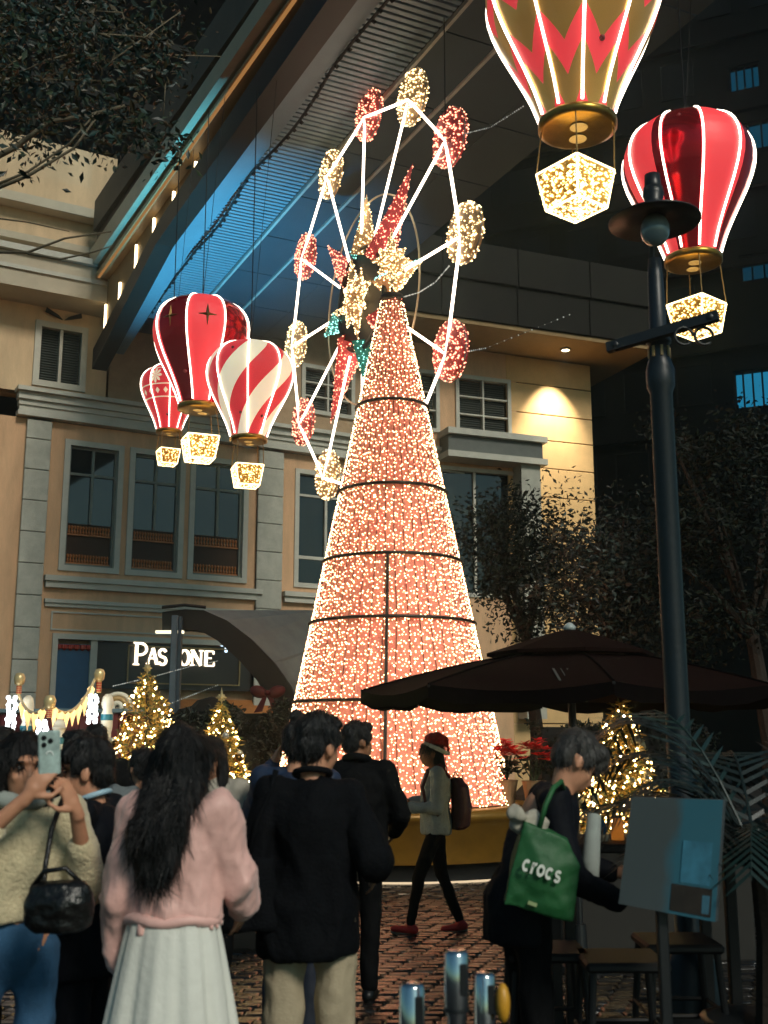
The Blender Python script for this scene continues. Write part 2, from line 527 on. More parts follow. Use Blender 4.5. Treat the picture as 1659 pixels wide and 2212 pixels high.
def stroke(mb, pts, w, y0, y1):
    """flat extruded pen stroke in the local xz plane"""
    k = len(pts); ws = w if isinstance(w, (list, tuple)) else [w] * k
    L = []; Rr = []
    for i in range(k):
        p = Vector((pts[i][0], pts[i][1])); a = Vector(pts[max(i - 1, 0)][:2]); b = Vector(pts[min(i + 1, k - 1)][:2])
        t = (b - a).normalized(); n = Vector((-t.y, t.x)) * ws[i] / 2
        L.append(p + n); Rr.append(p - n)
    vs = []
    for q in (L, Rr):
        for yy in (y0, y1):
            vs += [(p.x, yy, p.y) for p in q]
    def ix(side, lay, i): return (side * 2 + lay) * k + i
    fs = []
    for i in range(k - 1):
        fs += [(ix(0, 0, i), ix(1, 0, i), ix(1, 0, i + 1), ix(0, 0, i + 1)), (ix(0, 1, i), ix(0, 1, i + 1), ix(1, 1, i + 1), ix(1, 1, i)),
               (ix(0, 0, i), ix(0, 0, i + 1), ix(0, 1, i + 1), ix(0, 1, i)), (ix(1, 0, i), ix(1, 1, i), ix(1, 1, i + 1), ix(1, 0, i + 1))]
    for i in (0, k - 1): fs.append((ix(0, 0, i), ix(0, 1, i), ix(1, 1, i), ix(1, 0, i)))
    mb.add(vs, fs)

def arc(cx, cz, rx, rz, a0, a1, n=14):
    return [(cx + rx * math.cos(R(a0 + (a1 - a0) * i / n)), cz + rz * math.sin(R(a0 + (a1 - a0) * i / n))) for i in range(n + 1)]

def glyph(ch, x, z, w, h, t, y0, y1, serif=True):
    mb = MB(); th = t * .45
    S = lambda p, wd=t: stroke(mb, [(x + a * w, z + b * h) for a, b in p], wd, y0, y1)
    sf = lambda a, b, l=.16: S([(a - l, b), (a + l, b)], th) if serif else None
    if ch == 'P':
        S([(.2, 0), (.2, 1)]); S([(q[0], q[1]) for q in [(.2, .96)] + arc(.45, .71, .5, .26, 90, -90) + [(.2, .45)]], t * .75); sf(.2, .02, .22); sf(.1, .98, .12)
    if ch == 'A':
        S([(.08, 0), (.5, 1)], th); S([(.5, 1), (.92, 0)]); S([(.25, .35), (.75, .35)], th); sf(.08, .02, .13); sf(.92, .02, .15)
    if ch == 'S':
        S(arc(.5, .75, .38, .22, 20, 180, 8) + arc(.5, .75, .38, .25, 180, 270, 5)[1:] + arc(.5, .25, .4, .25, 90, 0, 5)[1:] + arc(.5, .25, .4, .23, 0, -160, 8)[1:], t * .8)
    if ch == 'O':
        a = arc(.5, .5, .42, .48, 0, 360, 28); wd = [t * (.5 + .6 * abs(math.cos(2 * PI * i / 28))) for i in range(29)]; S(a, wd)
    if ch == 'N':
        S([(.15, 0), (.15, 1)], th); S([(.15, 1), (.85, 0)]); S([(.85, 0), (.85, 1)], th); sf(.15, .02); sf(.85, .98); sf(.1, .98, .1)
    if ch == 'E':
        S([(.2, 0), (.2, 1)]); S([(.2, .97), (.9, .97)], th); S([(.2, .52), (.7, .52)], th); S([(.2, .03), (.95, .03)], th); S([(.9, .97), (.9, .78)], th); S([(.95, .03), (.95, .24)], th)
    return mb
lit = EM('lit_sign_letters', '#ffe9c8', 3.2)
sl = {}
frame(W1(277, 1400)[0], W1(520, 1400)[0], 2.62, 3.36, .025, -.01, .03).build('sign_frame', M('brass_edge', '#8a744c', .4, metal=.6), sh)
for ch, xa, xb, yb, yt in (('P', 288, 317, 1436, 1388), ('A', 317, 341, 1434, 1400), ('S', 341, 360, 1436, 1402), ('O', 386, 410, 1437, 1404), ('N', 411, 438, 1437, 1405), ('E', 440, 463, 1439, 1406)):
    x0, z0 = W1(xa, yb); x1, _ = W1(xb, yb); _, z1 = W1((xa + xb) / 2, yt)
    glyph(ch, x0, z0, x1 - x0, z1 - z0, .06, -.015, .02).build('letter', lit, sh)
# small lit blue-white mark right of the sign
x0, z0 = W1(478, 1398); mb = MB(); stroke(mb, arc(x0 + .06, z0 + .02, .05, .06, 180, 20, 8) + [(x0 + .11, z0 - .1)], .05, .0, .02)
mb.build('lit_mark', EM('blue_white_mark', '#cfeaff', 2.5), sh)
# upper storey at the left, with shutters and projecting slab
u0, u1 = -6.0, W1(243, 620)[0]
uw = (W1(75, 760)[0], W1(190, 760)[0], 8.32, W1(130, 697)[1])
up = wall_open('upper_wall', u0, u1, 8.17, 13.5, [uw], peach2, b1, y=.10)
a, b, c, d = uw
w = frame(a, b, c, d, .12, .04, .2).build('window', trim, b1)
mid = (a + b) / 2
MB().box((mid - .03, .07, c + .12), (mid + .03, .19, d - .12)).build('mullion', trim, w)
MB().box((a + .12, .27, c + .12), (b - .12, .29, d - .12)).build('backing', dark, w)
for x0, x1 in ((a + .12, mid - .03), (mid + .03, b - .12)):
    s_me = MB().bar((x0, 0, 0), (x1, 0, 0), .05, .012, up=(0, -.75, .66)).mesh('slat', slat_m)
    z = c + .15
    while z < d - .13:
        link('slat', s_me, w, (0, .17, z)); z += .052
pa, pb = W1(-60, 640)[0], u1 + .02
mb = MB(); mb.box((pa, -.75, 9.95), (pb, .09, 10.62)); mb.build('projecting_slab', cream, b1)
mb = MB(); mb.box((pa - .05, -.86, 10.63), (pb + .03, .09, 10.75)); mb.box((pa - .02, -.80, 10.28), (pb + .015, -.752, 10.36)); mb.build('slab_moulding', trim, b1)
for k, (z, pr) in enumerate(((11.15, .26), (11.9, .34))):
    MB().box((u0, .10 - pr, z), (u1 + .03, .098, z + .14 + .05 * (k % 2))).build('ledge', cream, b1)
mb = MB()
for q in (-1, 1): mb.hexa([Vector(p) for p in ((mid + q * .02, -.02, 9.72), (mid + q * .36, -.02, 9.83), (mid + q * .36, .02, 9.83), (mid + q * .02, .02, 9.72), (mid + q * .1, -.02, 9.80), (mid + q * .34, -.02, 9.92), (mid + q * .34, .02, 9.92), (mid + q * .1, .02, 9.80))])
mb.build('bracket', dark, b1)
# upper middle part behind the wheel
U = W1
um = [(U(655, 830)[0], U(770, 830)[0], 8.62, 9.75)]
wall_open('middle_wall', u1 + .05, 8.6, 8.17, 11.5, um, M('tan_render', '#a58a6c', .8, var=.12, bump=.1), b1, y=.12)

def louvre_window(a, b, c, d, y, parent, cols=2, rows=3):
    w = frame(a, b, c, d, .09, y - .06, y + .12).build('window', trim, parent)
    ww = (b - a - .18) / cols; hh = (d - c - .18) / rows
    mb = MB()
    for i in range(1, cols): mb.box((a + .09 + ww * i - .022, y - .03, c + .09), (a + .09 + ww * i + .022, y + .10, d - .09))
    for j in range(1, rows): mb.box((a + .09, y - .025, c + .09 + hh * j - .018), (b - .09, y + .095, c + .09 + hh * j + .018))
    mb.build('mullion', trim, w)
    MB().box((a + .09, y + .16, c + .09), (b - .09, y + .18, d - .09)).build('backing', dark, w)
    me = MB().bar((-ww / 2 + .03, 0, 0), (ww / 2 - .03, 0, 0), .04, .01, up=(0, -.75, .66)).mesh('slat', slat_m)
    for i in range(cols):
        for j in range(rows):
            z = c + .09 + hh * j + .04
            while z < c + .09 + hh * (j + 1) - .03:
                link('slat', me, w, (a + .09 + ww * (i + .5), y + .08, z)); z += .055
    return w
louvre_window(*um[0], .12, b1)

# ================================================================== right building
A2 = R(21)
W2 = Plane(W1.O + W1.d * 6.6, A2)
b2 = seat(thing('building', 'ochre building with a spotlit panelled wall under deep dark eaves', 'building', W2.O, (0, 0, A2)))
xc = W2(1280, 950)[0]                       # the lit corner
zt = W2(1275, 790)[1]
lw = W2(1095, 900)[0]
w5 = (W2(983, 870)[0], W2(1102, 870)[0], W2(1040, 945)[1], W2(1040, 815)[1])
w6 = (W2(868, 870)[0], W2(948, 870)[0], w5[2], w5[3])
w8 = (W2(930, 1060)[0], W2(1120, 1060)[0], W2(1020, 1290)[1], W2(1020, 1012)[1])
wall_open('wall', .6, lw, 0, zt, [w5, w6, w8], peach, b2)
for q in (w5, w6): louvre_window(*q, 0.0, b2)
a, b, c, d = w8
w = frame(a, b, c, d, .09, -.05, .14).build('window', trim, b2)
MB().box(((a + b) / 2 - .03, .03, c + .09), ((a + b) / 2 + .03, .13, d - .09)).build('mullion', trim, w)
for x0, x1 in ((a + .09, (a + b) / 2 - .03), ((a + b) / 2 + .03, b - .09)):
    MB().box((x0, .08, c + .09), (x1, .092, d - .09)).build('pane', glass, w)
# panelled bright wall
pw = MB().box((lw, .03, 0), (xc - .015, .9, zt)).build('panel_backing', M('panel_joint', '#3d2d18', .9), b2)
zj = [0, .95, 1.9, 2.85] + [W2(1190, y)[1] for y in (1075, 1013, 953, 898, 835)] 
zj = sorted(z for z in zj) + [zt]
zz = [zj[0]]
for z in zj[1:]:
    if z - zz[-1] > .3: zz.append(z)
for z0, z1 in zip(zz, zz[1:]):
    MB().bbox((lw, -.01, z0 + .012), (xc, .9, z1 - .012), .008).build('wall_panel', ochre, pw)
MB().box((xc - 3.0, .92, 0), (xc - .02, 9, zt)).build('side_wall', M('dark_side_wall', '#14120f', .8, spec=.1), b2)
# bay with ledges
ba, bb = 1.2, W2(1172, 965, -.5)[0]
z1, z2, z3, z4 = W2(1090, 937, -.5)[1], W2(1090, 950, -.5)[1], W2(1090, 985, -.5)[1], W2(1090, 998, -.5)[1]
bay = MB().box((ba, -.5, z3), (bb, .0, z2)).build('bay', M('grey_bay', '#5d605b', .7, var=.12), b2)
MB().box((ba - .05, -.62, z2 + .002), (bb + .08, .0, z1)).build('ledge', trim, bay)
MB().box((ba - .05, -.60, z4), (bb + .08, .0, z3 - .002)).build('ledge', trim, bay)
MB().box((bb - .55, -.45, 2.0), (bb - .05, -.01, z4 - .002)).build('bay_pier', stone, bay)
# deep eaves and fascia
ez = zt + .02
ex0, ex1 = -3.2, W2(1418, 690, -1.5)[0]
ft = W2(1150, 548, -1.5)[1]
mb = MB(); mb.box((ex0, -1.5, ez), (ex1, 3.5, ez + .10)); eave = mb.build('eave_soffit', M('ochre_soffit', '#8d7046', .7, var=.1), b2)
fh = (ft - ez - .12) / 2
for j in range(2):
    n = 5
    for i in range(n):
        x0 = ex0 + (ex1 - ex0) * i / n; x1 = ex0 + (ex1 - ex0) * (i + 1) / n
        MB().bbox((x0 + .01, -1.56 - .08 * j, ez + .105 + fh * j), (x1 - .01, -.9, ez + .095 + fh * (j + 1)), .012).build('fascia_panel', fascia, eave)
MB().box((ex0, -.89, ez + .105), (ex1 - .1, 3.4, ft + .1)).build('roof_body', fascia, eave)
# the lit downlight in the soffit
lx, _ = W2(1222, 770, -.8); 
dl = MB().lathe([(.10, 0), (.13, -.02), (.13, -.035), (.09, -.035)], 16, (lx, -.8, ez), cap=False).build('downlight', trim, b2)
MB().lathe([(.001, -.03), (.09, -.03)], 16, (lx, -.8, ez), cap=False).build('lamp_disc', EM('downlight_glow', '#ffe9bd', 14), dl)
sp_d = bpy.data.lights.new('downlight_spot', 'SPOT'); sp = bpy.data.objects.new('downlight_spot', sp_d); COL.objects.link(sp)
sp.parent = b2; sp.location = (lx, -.8, ez - .06); sp_d.energy = 2200; sp_d.spot_size = R(66); sp_d.spot_blend = 1.0; sp_d.color = (1, .90, .70); sp_d.shadow_soft_size = .05
sp.rotation_euler = (R(20), 0, 0)

# ================================================================== elevated canopy (runs overhead, away to the left)
AC = R(116)
cd = Vector((math.cos(AC), math.sin(AC), 0)); cn = Vector((math.sin(AC), -math.cos(AC), 0))
cano = thing('elevated_walkway', 'elevated walkway crossing overhead with a blue-lit slatted underside', 'walkway'); seat(cano)
def K(a, w, z): return cd * a + cn * w + Vector((0, 0, z))
A0, AE = 3.0, 21.2
def zt_(a, *q):
    if len(q) == 3:                                                    # near, middle, far
        return q[0] + (q[1] - q[0]) * (a - 10.5) / 6 if a < 16.5 else q[1] + (q[2] - q[1]) * (a - 16.5) / 4
    zf, zn = q
    return zn + (zf - zn) * (a - 10.5) / 10.5         # height that rises towards the far end
def band(name, w0, w1, zlo, zhi, mat, a0=A0, a1=AE, parent=cano):
    """zlo/zhi are (near, far) heights of a beam between w0 and w1"""
    f = lambda a, q: zt_(a, q[1], q[0]) if len(q) == 2 else zt_(a, *q)
    vs = []; fs = []; st = [a0] + [q for q in (16.5,) if a0 < q < a1] + [a1]
    for a in st: vs += [K(a, w0, f(a, zlo)), K(a, w1, f(a, zlo)), K(a, w1, f(a, zhi)), K(a, w0, f(a, zhi))]
    for i in range(len(st) - 1):
        for k in range(4): fs.append((i * 4 + k, i * 4 + (k + 1) % 4, i * 4 + 4 + (k + 1) % 4, i * 4 + 4 + k))
    n4 = len(vs) - 4; fs += [(3, 2, 1, 0), (n4, n4 + 1, n4 + 2, n4 + 3)]
    return MB().add(vs, fs).build(name, mat, parent)
beam_m = M('dark_bronze_beam', '#1b1712', .5, var=.2, scale=3)
tan_m = M('tan_metal_ledge', '#a38a62', .5, var=.12, scale=3)
soff_m = M('pale_grey_soffit', '#6f8792', .45, var=.12, scale=1.5, bump=.05)
band('lower_beam', 4.02, 4.30, (9.15, 9.28, 8.72), (9.55, 9.62, 9.12), beam_m)
band('led_wall', 4.20, 4.32, (9.553, 9.623, 9.123), (9.72, 10.42), M('tan_wall', '#8a744f', .7, var=.12), parent=cano)
band('ledge', 3.96, 4.32, (9.722, 10.422), (9.76, 10.52), tan_m)
band('shadow_band', 4.10, 4.32, (9.762, 10.522), (9.86, 10.66), beam_m)  # dark bronze band set back between ledge and cornice beam
band('cornice_beam', 3.86, 4.32, (9.862, 10.662), (10.12, 11.05), M('pale_cornice_beam', '#b3aa92', .5, var=.12, scale=2))
band('upper_band', 3.98, 4.32, (10.122, 11.052), (10.26, 11.45), beam_m)
band('parapet', 3.90, 4.32, (10.262, 11.452), (10.9, 12.1), M('grey_parapet', '#57534a', .7, var=.2, scale=2))
band('roof_slab', 4.33, 7.9, (9.9, 9.9), (10.9, 11.6), fascia)
# the run of warm light under the ledge, and upright strips
band('led_line', 3.98, 4.02, (9.698, 10.395), (9.717, 10.417), EM('warm_led_line', '#ffb56a', .32), a0=4, a1=20.9)
for a in (14.87, 16.07, 17.28, 18.5, 19.7, 20.9):
    t = min(zt_(a, 10.36, 9.66), 10.14) - (.25 if a > 19 else 0); b_ = zt_(a, 9.60, 9.67, 9.17)
    MB().box((-.02, -.02, b_), (.02, .02, t - .02)).build('led_strip', led, cano, loc=cd * a + cn * 4.165, rot=(0, 0, AC))
# soffit: plain edge strip, slats, seams, panels
Z0 = 9.36
band('edge_strip', 4.305, 4.62, (Z0 - .06, Z0 - .02, Z0 - .30), (Z0 + .05, Z0 + .05), soff_m)
band('soffit_backing', 4.623, 6.3, (Z0 + .16, Z0 + .16), (Z0 + .2, Z0 + .2), M('dark_soffit_backing', '#2a3033', .8), parent=cano)
sl_me = MB().bbox((-.035, 4.64, Z0 + .02), (.035, 5.48, Z0 + .07), .006).mesh('slat', soff_m)
a = 8.6
while a < AE - 1.2:
    o = link('slat', sl_me, cano)
    o.location = cd * a; o.rotation_euler = (0, 0, AC - PI); a += .105
for w0, w1 in ((5.49, 5.53), (6.20, 6.24)):
    band('seam_rail', w0, w1, (Z0 - .03, Z0 - .03), (Z0 + .03, Z0 + .03), M('pale_rail', '#b8bdb8', .35, metal=.3))
a = 4.0; i = 0
pm = M('grey_blue_soffit_panel', '#33434c', .5, var=.15, scale=1.2)
while a < AE - .1:
    b_ = min(a + 1.45, AE)
    for w0, w1 in ((5.535, 6.195), (6.245, 7.05), (7.06, 7.88)):
        MB().hexa([K(a + .012, w0, Z0), K(b_ - .012, w0, Z0), K(b_ - .012, w1, Z0), K(a + .012, w1, Z0),
                   K(a + .012, w0, Z0 + .04), K(b_ - .012, w0, Z0 + .04), K(b_ - .012, w1, Z0 + .04), K(a + .012, w1, Z0 + .04)]).build('soffit_panel', pm, cano)
    a += 1.45
# festoon cable under the edge
pts = []
for i in range(60):
    a = 9 + 12 * i / 59; pts.append(K(a, 4.66 + .03 * math.sin(a * 1.7), Z0 - .06 - .07 * abs(math.sin(a * 1.15))))
mb = MB().tube(pts, .02, 5)
for p in pts[::1]:
    mb.octa(p + Vector((random.uniform(-.03, .03), 0, -.02)), .035)
mb.build('festoon_cable', dark, cano)

# ================================================================== dark tower far right, with blue windows; wall widened to hide the sky
tw = thing('building', 'dark apartment tower at the right edge with dim blue windows, widened to hide the sky', 'building', (7.2, 40, 0), (0, 0, R(-24)))
tm = M('dark_tower_wall', '#07090a', .9, spec=.03, var=.2, scale=1)
tower_wins = [(1575, 130, 1640, 200), (1590, 245, 1700, 330), (1600, 535, 1700, 610), (1588, 792, 1665, 885)]
TW = Plane((7.2, 40), R(-24))
ops = []
for x0, y0, x1, y1 in tower_wins:
    sA, zA = TW(x0, y1); sB, zB = TW(x1, y0); ops.append((sA, sB, zA, zB))
wall_open('wall', -14, 16, 0, 46, ops, tm, tw, depth=.4)
for k, (a, b, c, d) in enumerate(ops):
    s_ = (.10, .10, .07, .45)[k]
    w = frame(a, b, c, d, .07, .1, .2).build('window', M('tower_window_frame', '#0c0f10', .7, spec=.05), tw)
    MB().box((a + .07, .3, c + .07), (b - .07, .32, d - .07)).build('lit_room', EM('blue_room_%d' % k, '#2ea7d8', s_), w)
    mb = MB()
    for i in range(1, 4): mb.box((a + (b - a) * i / 4 - .03, .12, c + .07), (a + (b - a) * i / 4 + .03, .19, d - .07))
    mb.build('mullion', M('tower_window_frame'), w)
# unlit windows, barely seen
twm = MB().box((-.55, .02, -.7), (.55, .06, .7)).mesh('pane', M('tower_glass', '#050708', .35, var=0, spec=.1)); tfm = frame(-.62, .62, -.77, .77, .07, -.03, .05).mesh('window', M('tower_window_frame'))
for zi in range(3, 15):
    for xi in range(-8, 9):
        x_, z_ = xi * 1.9 + .4 * (zi % 2), zi * 3 - 1.1
        if any(a - .9 < x_ < b + .9 and c - 1.2 < z_ < d + 1.2 for a, b, c, d in ops) or not -13 < x_ < 15: continue
        wo_ = link('window', tfm, tw, (x_, -.02, z_)); link('pane', twm, wo_, (0, -.012, 0))
# slabs between the floors
for z in range(3, 46, 3):
    MB().box((-14, -.25, z), (16, -.01, z + .25)).build('floor_band', M('tower_band', '#0a0c0d', .9, spec=.03), tw)
# ================================================================== round planter and the cone of lights
CT = P(848, 1598, 15.25); CT.z = 0
CB, CH = .78, 7.02           # base height, cone height
CR0, CR1 = 1.56, .135
pl = thing('planter', 'round brass-coloured planter wall carrying the cone of lights', 'planter', CT)
prof = [(2.14, .20), (2.16, .24), (2.16, .66), (2.20, .68), (2.20, .76), (1.4, .765)]
MB().lathe(prof, 64, cap=False).build('wall', M('brass_painted_wall', '#7d5a1c', .35, metal=.35, var=.2, scale=3, bump=.05), pl, True)
MB().lathe([(2.06, 0), (2.06, .2), (2.14, .201)], 64, cap=False).build('plinth', dark, pl, True)
MB().tube([(2.30 * math.cos(2 * PI * i / 72), 2.30 * math.sin(2 * PI * i / 72), +.03) for i in range(72)], .013, 6, closed=True).build('kerb_light', EM('kerb_led', '#ffe2b8', .8), pl)
mb = MB()
for i in range(40):
    a = 2 * PI * i / 40; mb.octa((2.2 * math.cos(a), 2.2 * math.sin(a), .01), .015)

tree = thing('cone_light_tree', 'tall cone-shaped Christmas tree of salmon-red lights topped by a gold star', 'light tree', (CT.x, CT.y, CB))
tinsel = M('salmon_red_tinsel', '#ff8f7c', .55, var=.35, scale=60, bump=.6, bscale=140, sheen=.3)
def cone_r(z): return CR0 + (CR1 - CR0) * z / CH
n = 96; mb = MB(); vs = []; fs = []; rows = 90
for i in range(rows + 1):
    z = CH * i / rows
    for j in range(n):
        a = 2 * PI * j / n
        r = cone_r(z) * (1 + .012 * noise.noise(Vector((math.cos(a) * 5, math.sin(a) * 5, z * 4)))) - .012
        vs.append((r * math.cos(a), r * math.sin(a), z))
for i in range(rows):
    for j in range(n):
        j2 = (j + 1) % n; fs.append((i * n + j, i * n + j2, (i + 1) * n + j2, (i + 1) * n + j))
mb.add(vs, fs); mb.build('tinsel_cone', tinsel, tree, True)
bw = EM('cone_bulb_warm', (1.0, .66, .33), 8.4)
br = EM('cone_bulb_red', (1.0, .22, .14), 6.0)
rb = random.Random(3)
mbb = MB(); total = 0
z = .02
while z < CH - .03:
    r = cone_r(z); m = max(6, int(2 * PI * r / .052))
    ph = rb.random()
    for j in range(m):
        a = 2 * PI * (j + ph + rb.uniform(-.42, .42)) / m
        zz_ = z + rb.uniform(-.035, .035); rr = cone_r(zz_) + .022
        mbb.mi = 1 if rb.random() < .16 else 0
        mbb.octa((rr * math.cos(a), rr * math.sin(a), zz_), rb.uniform(.0075, .0125)); total += 1
    z += .050
tag(mbb.build('bulbs', [bw, br], tree), kind='stuff')
wire_m = M('dark_red_wire', '#3a0f0a', .7)
hoop_m = M('dark_steel_hoop', '#1a130c', .5)
# hoops where the frame sections meet: heights from the picture
for yy in (862, 1043, 1194, 1331, 1511):
    zc = P(848, yy, 15.25 - .4).z
    for _ in range(4):
        zc = P(848, yy, 15.25 - cone_r(zc - CB)).z
    zl = zc - CB; r = cone_r(zl) + .040
    MB().tube([(r * math.cos(2 * PI * i / 60), r * math.sin(2 * PI * i / 60), zl) for i in range(60)], .024, 6, closed=True).build('hoop', hoop_m, tree, True)
zs = P(848, 1194, 14.3).z - CB
def on_cone(a, z, o=.035): r = cone_r(z) + o; return (r * math.cos(a), r * math.sin(a), z)
MB().tube([on_cone(-PI / 2 - .07, 0), on_cone(-PI / 2 - .07, zs)], .022, 6).build('seam_post', hoop_m, tree)
for j in range(44):
    a = 2 * PI * j / 44 + .03
    pts = [on_cone(a + .012 * math.sin(k * 1.3 + j), CH * k / 14, .006) for k in range(15)]
    MB().tube(pts[:13 if j % 2 else 15], .0048, 4).build('wire', wire_m, tree)
MB().lathe([(CR1 + .03, CH - .03), (CR1 + .05, CH), (CR1 + .03, CH + .06), (.03, CH + .09)], 16).build('collar', hoop_m, tree, True)

gold_mesh = M('champagne_mesh', '#dcb682', .45, metal=.1, var=.3, scale=40, bump=.5, bscale=120)
gold_bulb = EM('champagne_bulb', (1.0, .70, .34), 4.2)
red_mesh = M('red_mesh', '#e0525a', .5, var=.3, scale=40, bump=.5, bscale=120)
green_mesh = M('green_mesh', '#1a9a90', .5, var=.3, scale=40, bump=.5, bscale=120)
green_bulb = EM('green_bulb', (.35, .95, .8), 3.0)
red_bulb = EM('red_bulb', (1.0, .34, .2), 4.0)

def star3d(mb_, c, ex, ey, ez_, lens, rin, thick, phase=0.0):
    """faceted star: tips of given lengths in the plane ex/ey, ridge raised along ez"""
    n = len(lens); tips = []; ins = []
    c = Vector(c)
    for i, L in enumerate(lens):
        a = phase + 2 * PI * i / n; b = a + PI / n
        tips.append(c + (ex * math.cos(a) + ey * math.sin(a)) * L)
        ins.append(c + (ex * math.cos(b) + ey * math.sin(b)) * rin)
    f, k = c - ez_ * thick, c + ez_ * thick
    vs = tips + ins + [f, k]; fs = []
    for i in range(n):
        for hub in (2 * n, 2 * n + 1):
            fs += [(i, n + i, hub), (i, n + (i - 1) % n, hub)]
    mb_.add(vs, fs)

def sprinkle(mb_, tri, k, r, off, rnd):
    a, b, c = [Vector(p) for p in tri]; nn = (b - a).cross(c - a)
    if nn.length < 1e-9: return
    nn.normalize()
    for _ in range(k):
        u, v = rnd.random(), rnd.random()
        if u + v > 1: u, v = 1 - u, 1 - v
        p = a + (b - a) * u + (c - a) * v
        mb_.octa(p + nn * off, r * rnd.uniform(.7, 1.3))

def sprinkle_mesh(src, dens, r, rnd):
    out = MB()
    for f in src.f:
        q = [Vector(src.v[i]) for i in f]
        for t in range(1, len(q) - 1):
            ar = (q[t] - q[0]).cross(q[t + 1] - q[0]).length / 2
            k = int(ar * dens + rnd.random())
            sprinkle(out, (q[0], q[t], q[t + 1]), k, r, r * .6, rnd); sprinkle(out, (q[0], q[t], q[t + 1]), k, r, -r * .6, rnd)
    return out
# star on top: one star facing us, one edge-on behind it
sc_ = Vector((0, 0, CH + .60)); X, Y, Z = Vector((1, 0, 0)), Vector((0, 1, 0)), Vector((0, 0, 1))
sb_ = MB(); star3d(sb_, sc_, X, Z, Y, [.32, .29, .50, .29, .32, .29, .46, .29], .18, .16)
star3d(sb_, sc_, (X * .35 + Y * .94).normalized(), Z, X, [.36, .26, .36, .26, .36, .26, .36, .26], .15, .12, phase=.39)
st = sb_.build('star', gold_mesh, tree)
tag(sprinkle_mesh(sb_, 420, .012, rb).build('star_bulbs', gold_bulb, st), kind='stuff')
MB().tube([(0, 0, CH), (0, 0, CH + .3)], .02, 6).build('star_post', hoop_m, tree)

# ================================================================== the wheel
WC = Vector((-0.3246, 16.8, 8.4271)); WR, WY, WP, WT = 3.0616, 1.1117, 1.5056, .0276
e1 = Vector((math.cos(WY), -math.sin(WY), 0)); wn = Vector((-math.sin(WY), -math.cos(WY), 0))     # wn points at us
e2 = Vector((0, 0, 1)) * math.cos(WT) + wn * math.sin(WT)
wh = thing('ferris_wheel_light', 'lit ferris wheel decoration with neon spokes and red and gold discs', 'light wheel', WC)
def WV(r, a, o=0.0): return (e1 * math.cos(a) + e2 * math.sin(a)) * r + wn * o
vang = [WP - q * PI / 6 for q in range(12)]
verts12 = [WV(WR, a) for a in vang]
for i in range(12):
    MB().tube([verts12[i], verts12[(i + 1) % 12]], .023, 8).build('rim_tube', neon, wh, True)
    MB().tube([WV(.93, vang[i] + .04, .03), verts12[i] * .985], .022, 8).build('spoke_tube', neon, wh, True)
rw = random.Random(11)
for i in range(12):
    red = i % 2 == 0
    c = verts12[i] - wn * .07 + Vector((0, 0, .06))
    dm = MB()
    rad = .41
    ring = []
    for o in (-.05, .05):
        for j in range(28):
            a = 2 * PI * j / 28; ring.append(c + (e1 * math.cos(a) + e2 * math.sin(a)) * rad + wn * o)
    ring += [c - wn * .09, c + wn * .09]
    fs = []
    for j in range(28):
        j2 = (j + 1) % 28
        fs += [(j, j2, 28 + j2, 28 + j), (56, j2, j), (57, 28 + j, 28 + j2)]
    dm.add(ring, fs)
    d = dm.build('light_disc', red_mesh if red else gold_mesh, wh)
    tag(sprinkle_mesh(dm, 190, .016, rw).build('disc_bulbs', red_bulb if red else gold_bulb, d), kind='stuff')
    MB().tube([c + (e1 * math.cos(2 * PI * j / 28) + e2 * math.sin(2 * PI * j / 28)) * (rad + .01) for j in range(28)], .012, 5, closed=True).build('disc_rim', M('silver_wire', '#a8a8a0', .4, metal=.6), d)
MB().tube([WV(WR * .545, 2 * PI * j / 64, -.12) for j in range(64)], .016, 5, closed=True).build('inner_ring', M('cream_rope', '#c8bd9c', .6), wh)
hubm = MB(); ring = []
for o in (-.05, .05):
    for j in range(48): ring.append(WV(.80, 2 * PI * j / 48, o))
fs = [tuple(range(47, -1, -1)), tuple(range(48, 96))] + [(j, (j + 1) % 48, 48 + (j + 1) % 48, 48 + j) for j in range(48)]
hubm.add(ring, fs); hub = hubm.build('hub_disc', M('black_hub', '#0c0d0b', .5, var=.1), wh)
MB().tube([WV(.82, 2 * PI * j / 48, .04) for j in range(48)], .045, 6, closed=True).build('hub_rim', iron, hub, True)
s2 = MB(); star3d(s2, wn * .16, e1, e2, wn, [.62, .50, .74, .50, .62, .50, .74, .50], .30, .14, phase=.12)
o = s2.build('hub_star', gold_mesh, wh); tag(sprinkle_mesh(s2, 300, .015, rw).build('star_bulbs', gold_bulb, o), kind='stuff')
for i in range(8):
    a = R(90 + 45 * i); redp = i % 2 == 1
    L = WR * (.74 if redp else .60); hw = .66 if redp else .52
    tip = WV(L, a, -.1); t1 = WV(.72, a + hw * .62, -.1); t2 = WV(.72, a - hw * .62, -.1); ridge = WV(.72, a, .22); back = WV(.72, a, -.32)
    fa, fb = MB(), MB()
    fa.add([tip, t1, ridge, back], [(0, 1, 2), (0, 3, 1)]); fb.add([tip, t2, ridge, back], [(0, 2, 1), (0, 1, 3)])
    sp_o = fa.build('spike', red_mesh if redp else green_mesh, wh)
    tag(sprinkle_mesh(fa, 240, .013, rw).build('spike_bulbs', red_bulb if redp else green_bulb, sp_o), kind='stuff')
    so = fb.build('spike_facet', red_mesh if redp else gold_mesh, sp_o)
    tag(sprinkle_mesh(fb, 240, .013, rw).build('facet_bulbs', red_bulb if redp else gold_bulb, sp_o), kind='stuff')
